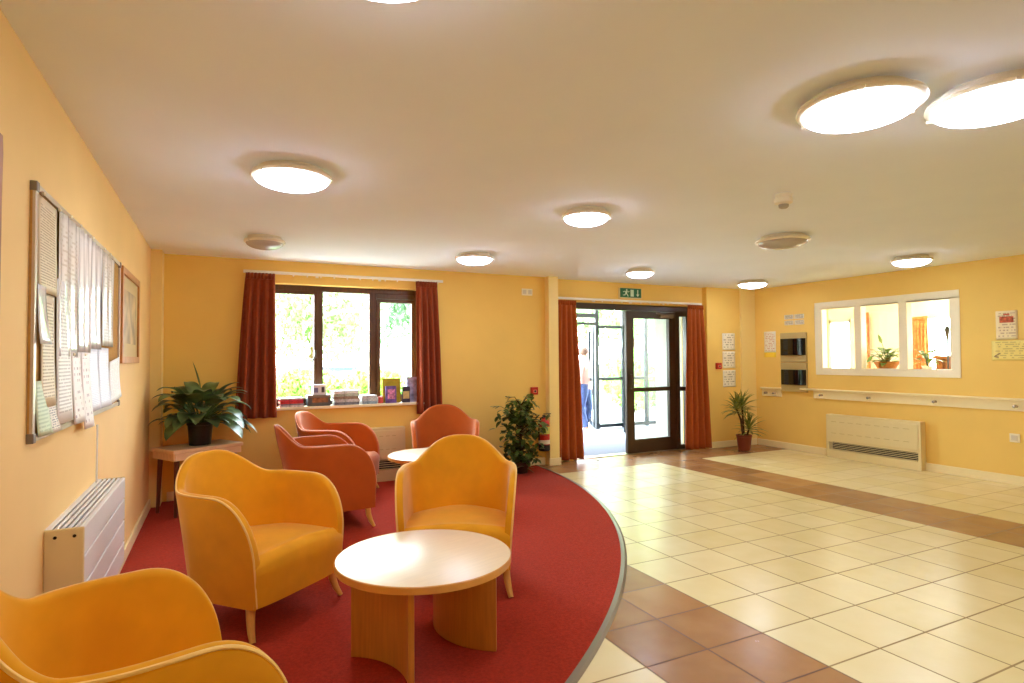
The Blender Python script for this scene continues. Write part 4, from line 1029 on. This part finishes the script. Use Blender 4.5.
carton('storage_box', 0.83, 1.065, ym0, ym1, ZS, ZS + 0.115, mat('slate_grey_box', (92, 96, 98), 0.5, 0.4, var=0.1), 'dark grey box with a brown picture below the window mullion', mat('grey_brown_lid', (130, 116, 104), 0.5), [(0.01, 0.062, 0.16, 0.05, col('brown_picture', (150, 100, 70)))])
carton('small_box', 0.885, 1.02, ym0 + 0.02, ym1 - 0.02, ZS + 0.1165, ZS + 0.225, mat('white_printed_carton', (222, 222, 232), 0.5, 0.4), 'small white printed carton on top of the dark grey box', None, [(-0.035, 0.05, 0.04, 0.05, col('grey_blue_print', (110, 112, 150))), (0.035, 0.055, 0.03, 0.06, col('dark_print_block', (70, 70, 84)))])
slab_thing('book', 'book', 1.645, 1.845, YB + 0.01, YB + 0.045, ZS, ZS + 0.275, col('olive_yellow_cover', (166, 146, 30), 0.3, 12), 'tall olive yellow book standing on the sill by the right curtain', 0, None, pgs, lean=R(-3))
bk = slab_thing('book', 'book', 1.665, 1.785, YB - 0.035, YB - 0.012, ZS, ZS + 0.19, col('purple_picture_cover', (110, 84, 160), 0.6, 22), 'small purple picture book standing in front of the olive yellow book', 0, None, pgs, lean=R(-4))
MB().box((0.005, -0.0125, 0.10), (0.085, 0.002, 0.11)).build('cover_picture', mat('pink_blue_cover_picture', (196, 130, 170), 0.4, 0.4, var=0.7, vscale=45), bk)
sc_ = empty('display_card', (1.90, YB - 0.02, ZS), 0, 'small dark blue card with a cream centre right of the olive yellow book', 'card')
MB().box((0, 0, 0.09), (0.09, 0.012, 0.18)).build('board', mat('navy_card', (52, 48, 74), 0.5), sc_, bevel=0.001)
MB().box((0, -0.0065, 0.085), (0.074, 0.002, 0.085)).build('picture', mat('cream_card_picture', (200, 186, 130), 0.5, var=0.2, vscale=30), sc_)
slab_thing('book', 'book', 1.925, 2.05, YB + 0.02, YB + 0.055, ZS, ZS + 0.285, col('blue_white_cover', (150, 150, 186), 0.5, 18), 'tall bluish white book half behind the right curtain', 0, None, pgs, lean=R(-3))
slab_thing('book', 'book', 1.585, 1.64, ym0 + 0.03, ym1 - 0.02, ZS, ZS + 0.07, col('red_spine', (206, 80, 70), 0.3, 18), 'little red book lying on the sill beside the olive yellow book', 0, None, pgs)

# ------------------------------------------------------------------ things in the side room
bask = mat('wicker_basket', (186, 116, 52), 0.7, 0.3, var=0.25, vscale=60, bump=0.5, bscale=120)
def ledge_plant(y, x, label, with_basket, seed, hgt):
    root = empty('potted_plant', (x, y, IZ0 + 0.006), 0, label, 'potted plant')
    if with_basket:
        MB().lathe([(0, 0), (0.10, 0), (0.145, 0.085), (0.15, 0.10), (0.143, 0.10), (0.12, 0.06), (0, 0.06)], n=28).build('basket', bask, root, smooth=40)
    else:
        MB().lathe([(0, 0), (0.05, 0), (0.062, 0.05), (0.058, 0.05), (0.05, 0.03), (0, 0.03)], n=24).build('pot', mat('white_glazed_pot', (236, 232, 220), 0.3), root, smooth=40)
    b = MB(); st = MB(); rnd = random.Random(seed)
    for i in range(38 if with_basket else 22):
        az = i * 2.399; sp_ = rnd.uniform(0.02, 0.15 if with_basket else 0.08); z = rnd.uniform(0.08, hgt)
        p = Vector((math.cos(az) * sp_ * 0.7, math.sin(az) * sp_, z)); st.tube([(0, 0, 0.04), p * 0.5 + Vector((0, 0, 0.03)), p], 0.003, 4)
        leaf_blade(b, p, (math.cos(az), math.sin(az), rnd.uniform(0, 0.8)), (0, 0, 1), rnd.uniform(0.12, 0.17), rnd.uniform(0.06, 0.085), droop=0.9, fold=0.2, n=5)
    if with_basket:
        st.tube([(0, 0, 0.04), (0, 0.03, 0.25), (0, 0.06, 0.36)], 0.004, 5); leaf_blade(b, (0, 0.06, 0.34), (0, 0.35, 1), (1, 0, 0), 0.13, 0.045, droop=0.1, n=5)
        leaf_blade(b, (0, 0.19, 0.17), (0, 0.6, -0.6), (1, 0, 0), 0.12, 0.05, droop=0.3, n=5); st.tube([(0, 0, 0.1), (0, 0.12, 0.2), (0, 0.19, 0.17)], 0.003, 4)
    b.build('foliage', leaf_mat('bright_green_leaf', (44, 96, 26), (150, 180, 80), 10, 0.12), root, smooth=70, recalc=False); st.build('stem', MATS['green_stalk'], root, smooth=60)
ledge_plant(4.78, 7.79, 'green and yellow plant in a wicker basket in the middle pane of the interior window', True, 3, 0.26)
ledge_plant(4.30, 7.82, 'small green plant behind the right mullion of the interior window', False, 4, 0.22)
pat = mat('orange_patterned_curtain_cloth', (224, 138, 78), 0.8, 0.2, var=0.4, vscale=16)
curtain(7.01, 7.21, 7.01, 7.21, AX - 0.09, 0.05, 2.16, 5, pat, 'orange patterned curtain seen in the middle pane of the interior window', 6, axis='y')
curtain(5.98, 6.32, 5.98, 6.32, AX - 0.09, 0.05, 2.02, 6, pat, 'orange patterned curtain seen in the right pane of the interior window', 7, axis='y')
cab = empty('slatted_cabinet', (9.30, 4.72, 0), R(-65), 'brown slatted wooden cabinet in the side room, right pane of the interior window', 'cabinet')
wood_s = mat('red_brown_slat_wood', (150, 92, 50), 0.45, 0.4, var=0.15, vscale=8)
MB().bx(-0.25, 0.25, -0.02, 0.33, 0.06, 1.31).build('body', mat('dark_cabinet_wood', (104, 60, 34), 0.5, 0.4), cab, bevel=0.004)
MB().bx(-0.28, 0.28, -0.06, 0.35, 1.31, 1.35).build('top', wood_s, cab, bevel=0.005)
MB().bx(-0.26, 0.26, -0.04, 0.33, 0.0, 0.06).build('plinth', wood_s, cab)
for k in range(5): MB().bx(-0.235 + k * 0.1, -0.235 + k * 0.1 + 0.062, -0.045, -0.02, 0.08, 1.30).build('slat', wood_s, cab, bevel=0.003)
fl = empty('floor_stand', (8.9, 4.63, 0), 0, 'slim grey floor stand in the right pane of the interior window', 'stand')
MB().lathe([(0, 0), (0.14, 0), (0.14, 0.012), (0.03, 0.03), (0, 0.03)], n=28).build('base', alu, fl, smooth=40)
MB().tube([(0, 0, 0.02), (0, 0, 1.60)], 0.011, 10).build('pole', grey_m, fl, smooth=50)
MB().lathe([(0.0, 1.76), (0.022, 1.755), (0.032, 1.70), (0.02, 1.62), (0.012, 1.58)], n=16).build('head', grey_m, fl, smooth=50)
sl_root = empty('ceiling_lamp', (9.3, 4.6, H), 0, 'added round ceiling light, out of view, brightening the side room', 'ceiling light')  # unseen lamp, added to brighten the side room
MB().lathe([(0.24, 0), (0.24, -0.03), (0.22, -0.035), (0, -0.035)], n=40).build('base', lampw, sl_root, smooth=40)
MB().lathe([(0.22, -0.034), (0.20, -0.06), (0.12, -0.085), (0, -0.09)], n=40).build('diffuser', emit('side_room_fill_light', (255, 246, 226), LAMP * 4), sl_root, smooth=60)

# ------------------------------------------------------------------ outside
grass_m = mat('lawn_grass', (104, 146, 62), 0.95, 0.1, var=0.2, vscale=8)
struct(MB().bx(-60, 70, 16.5, 120, -0.34, -0.16).build('ground', grass_m))
struct(MB().bx(-30, 40, YB + 0.26, 16.5, -0.30, -0.14).build('ground_paving', pave_m))
hedge_l = leaf_mat('fresh_green_hedge_leaf', (84, 150, 44), (170, 214, 96), 3.0, 0.35, 0.6)
tree_l = leaf_mat('pale_green_tree_leaf', (110, 150, 84), (190, 212, 150), 1.2, 0.35, 0.6)
tree_d = leaf_mat('grey_green_tree_leaf', (96, 126, 96), (150, 176, 146), 1.2, 0.3, 0.6)
def leaf_cloud(blobs, n, size, seed):
    rnd = random.Random(seed); b = MB()
    tot = sum(rx * ry * rz for _, (rx, ry, rz) in blobs)
    for (c, (rx, ry, rz)) in blobs:
        for _ in range(int(n * rx * ry * rz / tot)):
            d = Vector((rnd.gauss(0, 1), rnd.gauss(0, 1), rnd.gauss(0, 1))).normalized() * (rnd.random() ** 0.25)
            p = Vector(c) + Vector((d.x * rx, d.y * ry, d.z * rz))
            s = size * rnd.uniform(0.6, 1.3); e = Euler((rnd.uniform(0, 6.3), rnd.uniform(0, 6.3), rnd.uniform(0, 6.3))).to_matrix()
            b.add([p + e @ Vector(v) for v in ((-s, 0, 0), (0, -s * .45, s * .1), (s, 0, 0), (0, s * .45, s * .1))], [(0, 1, 2, 3)])
    return b
def shrub(name, loc, blobs, n, size, m, label, cat, seed, trunk=None, group=None):
    root = empty(name, loc, 0, label, cat, group)
    leaf_cloud(blobs, n, size, seed).build('foliage', m, root, recalc=False)
    t = MB()
    if trunk: t.tube([(0, 0, -0.05), (0.1, 0, trunk * 0.5), (0, 0.1, trunk)], [trunk * 0.06, trunk * 0.045, trunk * 0.02], 10)
    else:
        for k in range(5): t.tube([(0, 0, 0), (0.25 * math.cos(k * 1.26), 0.25 * math.sin(k * 1.26), 0.5)], [0.03, 0.01], 6)
    t.build('trunk', bark, root, smooth=60)
GH = 'hedge shrubs outside the window'
for i, (x, y, hgt, lb) in enumerate(((0.15, 10.6, 1.30, 'fresh green hedge shrub outside the left pane of the window'), (1.35, 10.8, 1.36, 'fresh green hedge shrub outside, behind the left mullion of the window'), (2.5, 10.7, 1.32, 'fresh green hedge shrub outside the middle pane of the window'), (3.7, 10.9, 1.26, 'fresh green hedge shrub outside the right pane of the window'))):
    shrub('hedge_shrub', (x, y, -0.14), [((-.28, 0, hgt * .52), (.36, .5, hgt * .48)), ((.28, 0, hgt * .5), (.36, .5, hgt * .48)), ((0, 0, hgt * .52), (.42, .45, hgt * .48))], 6000, 0.065, hedge_l, lb, 'shrub', 20 + i, None, GH)
GT = 'trees outside the window'
shrub('tree', (3.0, 23.0, -0.16), [((0, 0, 4.6), (2.2, 2.2, 2.4)), ((-1.2, 0, 3.2), (1.5, 1.5, 1.3)), ((1.3, 0, 3.4), (1.6, 1.5, 1.6)), ((0.2, 0, 2.2), (1.6, 1.4, 1.0))], 9000, 0.13, tree_l, 'light green leafy tree outside the middle pane of the window', 'tree', 31, 4.0, GT)
shrub('tree', (9.6, 31.0, -0.16), [((0, 0, 6.6), (4.2, 3, 3.8)), ((-2.4, 0, 4.0), (2.6, 2, 2.2)), ((2.2, 0, 4.4), (2.6, 2, 2.4))], 9000, 0.2, tree_d, 'tall grey-green tree outside the right pane of the window', 'tree', 32, 6.0, GT)
shrub('tree', (0.6, 36.0, -0.16), [((0, 0, 6.0), (4.0, 3, 3.4)), ((-2.6, 0, 4.0), (2.4, 2, 1.8))], 6500, 0.22, tree_d, 'distant pale tree outside the left pane of the window', 'tree', 33, 5.5, GT)
# pale car beyond the hedge
car = empty('car', (2.3, 15.6, -0.14), R(4), 'white car parked beyond the hedge, seen through the window', 'car')
carw = mat('white_car_paint', (232, 234, 238), 0.25, 0.5, coat=0.5)
side = [(-2.1, 0.35), (-2.15, 0.75), (-1.95, 0.92), (-1.25, 1.0), (-0.75, 1.38), (0.55, 1.45), (1.25, 1.05), (1.95, 0.92), (2.12, 0.7), (2.1, 0.35)]
V = []; F = []; n_ = len(side)
for y, sc__ in ((-0.85, 0.0), (-0.72, 1.0), (0.72, 1.0), (0.85, 0.0)):
    for x, z in side: V.append((x * (0.985 if not sc__ else 1), y, z if (z <= 1.02 or sc__) else 1.0 + (z - 1.0) * 0.15))
for k in range(3):
    for i in range(n_): F.append((k * n_ + i, k * n_ + (i + 1) % n_, (k + 1) * n_ + (i + 1) % n_, (k + 1) * n_ + i))
F += [tuple(range(n_)), tuple(3 * n_ + i for i in range(n_))]
MB().add(V, F).build('car_body', carw, car, smooth=40, bevel=0.03)
MB().bx(-0.85, 0.75, -0.80, -0.76, 1.04, 1.32).build('side_window', mat('dark_car_glass', (60, 70, 80), 0.1), car, bevel=0.01)
for x in (-1.3, 1.3):
    for y in (-0.78, 0.78): MB().lathe([(0, -0.1), (0.32, -0.1), (0.34, -0.05), (0.34, 0.05), (0.32, 0.1), (0, 0.1)], (x, y, 0.34), 24, 'Y').build('wheel', MATS['black_rubber'], car, smooth=40)
# low slatted fence
fn = empty('wooden_fence', (5.4, 14.2, -0.14), 0, 'low slatted fence outside the right pane of the window', 'fence')
fm = mat('weathered_fence_wood', (150, 140, 132), 0.9, 0.1, var=0.15, vscale=6)
fb = MB()
for k in range(18): fb.bx(-1.6 + k * 0.18, -1.6 + k * 0.18 + 0.11, -0.012, 0.012, 0.05, 1.32)
fb.build('boards', fm, fn)
for z in (0.35, 1.05): MB().bx(-1.65, 1.65, 0.012, 0.05, z, z + 0.07).build('fence_rail', fm, fn)
for x in (-1.6, 0, 1.6): MB().bx(x - 0.045, x + 0.045, 0.05, 0.14, -0.02, 1.4).build('post', fm, fn)
# planting and paving outside the porch
shrub('shrub', (9.35, 10.6, -0.14), [((0, 0, .65), (.5, .55, .62)), ((.45, .3, .5), (.45, .5, .48))], 2600, 0.07, leaf_mat('deep_green_shrub_leaf', (30, 64, 26), (84, 124, 56), 3.0, 0.25), 'green shrub outside the porch, seen through the right door leaf', 'shrub', 41)
shrub('shrub', (10.2, 13.2, -0.14), [((0, 0, .9), (.9, .8, .85)), ((.9, .4, .7), (.8, .7, .7))], 3000, 0.09, hedge_l, 'larger fresh green shrub farther outside the porch', 'shrub', 42)
shrub('tree', (14.5, 19.0, -0.16), [((0, 0, 4.6), (2.6, 2.4, 2.4)), ((-1.6, 0, 3.4), (1.8, 1.6, 1.4))], 5000, 0.17, tree_l, 'pale tree outside the entrance porch', 'tree', 43, 4.2)

# ------------------------------------------------------------------ person outside the porch
def person(loc, rz, label):
    root = empty('person', loc, rz, label, 'person')
    me = bpy.data.meshes.new('body'); J = {}
    pts = [('pel', (0, 0, .92), .135), ('wst', (0, 0, 1.06), .125), ('chs', (0, 0, 1.27), .15), ('nek', (0, .01, 1.42), .058), ('hd0', (0, -.015, 1.50), .075), ('hd1', (0, -.02, 1.57), .095), ('hd2', (0, -.01, 1.64), .075)]
    ed = [(0, 1), (1, 2), (2, 3), (3, 4), (4, 5), (5, 6)]
    for s in (-1, 1):
        k = len(pts)
        pts += [('hip', (s * .09, 0, .85), .095), ('kne', (s * .10, -.05 * s, .47), .062), ('ank', (s * .11, .07 * s, .08), .042), ('toe', (s * .12, .07 * s - .15, .035), .035)]
        ed += [(0, k), (k, k + 1), (k + 1, k + 2), (k + 2, k + 3)]
        k = len(pts)
        pts += [('shl', (s * .18, 0, 1.36), .062), ('elb', (s * .24, .02, 1.08), .045), ('wri', (s * .245, -.07 * s, .86), .032), ('plm', (s * .245, -.09 * s, .78), .032)]
        ed += [(2, k), (k, k + 1), (k + 1, k + 2), (k + 2, k + 3)]
        pk = k + 3
        for q in range(5):
            k2 = len(pts); pts.append(('fg', (s * .245 + (0.0), -.09 * s + (q - 2) * .017, .70 + abs(q - 1.6) * .012), .009)); ed.append((pk, k2))
    me.from_pydata([p[1] for p in pts], ed, []); me.update()
    o = bpy.data.objects.new('body', me); COL.objects.link(o); o.parent = root
    sk = o.modifiers.new('skin', 'SKIN'); ss = o.modifiers.new('sub', 'SUBSURF'); ss.levels = 1; ss.render_levels = 1
    for i, p in enumerate(pts): me.skin_vertices[0].data[i].radius = (p[2], p[2])
    me.skin_vertices[0].data[0].use_root = True
    me.materials.append(mat('skin_tone', (214, 160, 130), 0.6))
    # clothing as shells a little outside the body
    b = MB(); b.lathe([(.150, .86), (.155, .95), (.145, 1.08), (.17, 1.25), (.16, 1.36), (.075, 1.43), (.07, 1.43), (.14, 1.34), (.14, .90), (.150, .86)], n=24)
    for s in (-1, 1): b.tube([(s * .15, 0, 1.36), (s * .20, .01, 1.24), (s * .235, .02, 1.10)], [.078, .068, .060], 12)
    for i, v in enumerate(b.v): b.v[i] = (v[0] * 1.08, v[1] * 0.98, v[2])
    b.build('shirt', mat('pale_pink_shirt', (226, 178, 166), 0.8), root, smooth=50)
    b = MB()
    for s in (-1, 1): b.tube([(s * .075, 0, .96), (s * .09, 0, .80), (s * .10, -.05 * s, .47), (s * .11, .06 * s, .10)], [.125, .115, .082, .075], 14)
    b.build('trousers', mat('blue_jeans', (70, 84, 130), 0.85, var=0.1), root, smooth=50)
    MB().lathe([(0, 1.735), (.06, 1.725), (.10, 1.67), (.108, 1.60), (.10, 1.55), (.085, 1.56), (.0, 1.60)], (0, .012, 0), 20).build('hair', mat('brown_hair', (96, 66, 46), 0.7), root, smooth=50)
    b = MB()
    for s in (-1, 1): b.lathe([(0, 0), (.05, 0), (.055, .03), (.04, .07), (0, .075)], (s * .115, .07 * s - .05, -.005), 14)
    for i, v in enumerate(b.v): b.v[i] = (v[0], v[1] * 1.6, v[2]) if False else v
    b.build('shoe', mat('dark_shoe', (50, 46, 50), 0.6), root, smooth=50)
person((6.62, 10.15, -0.135), R(35), 'person in a pale pink top and blue jeans standing outside the porch')
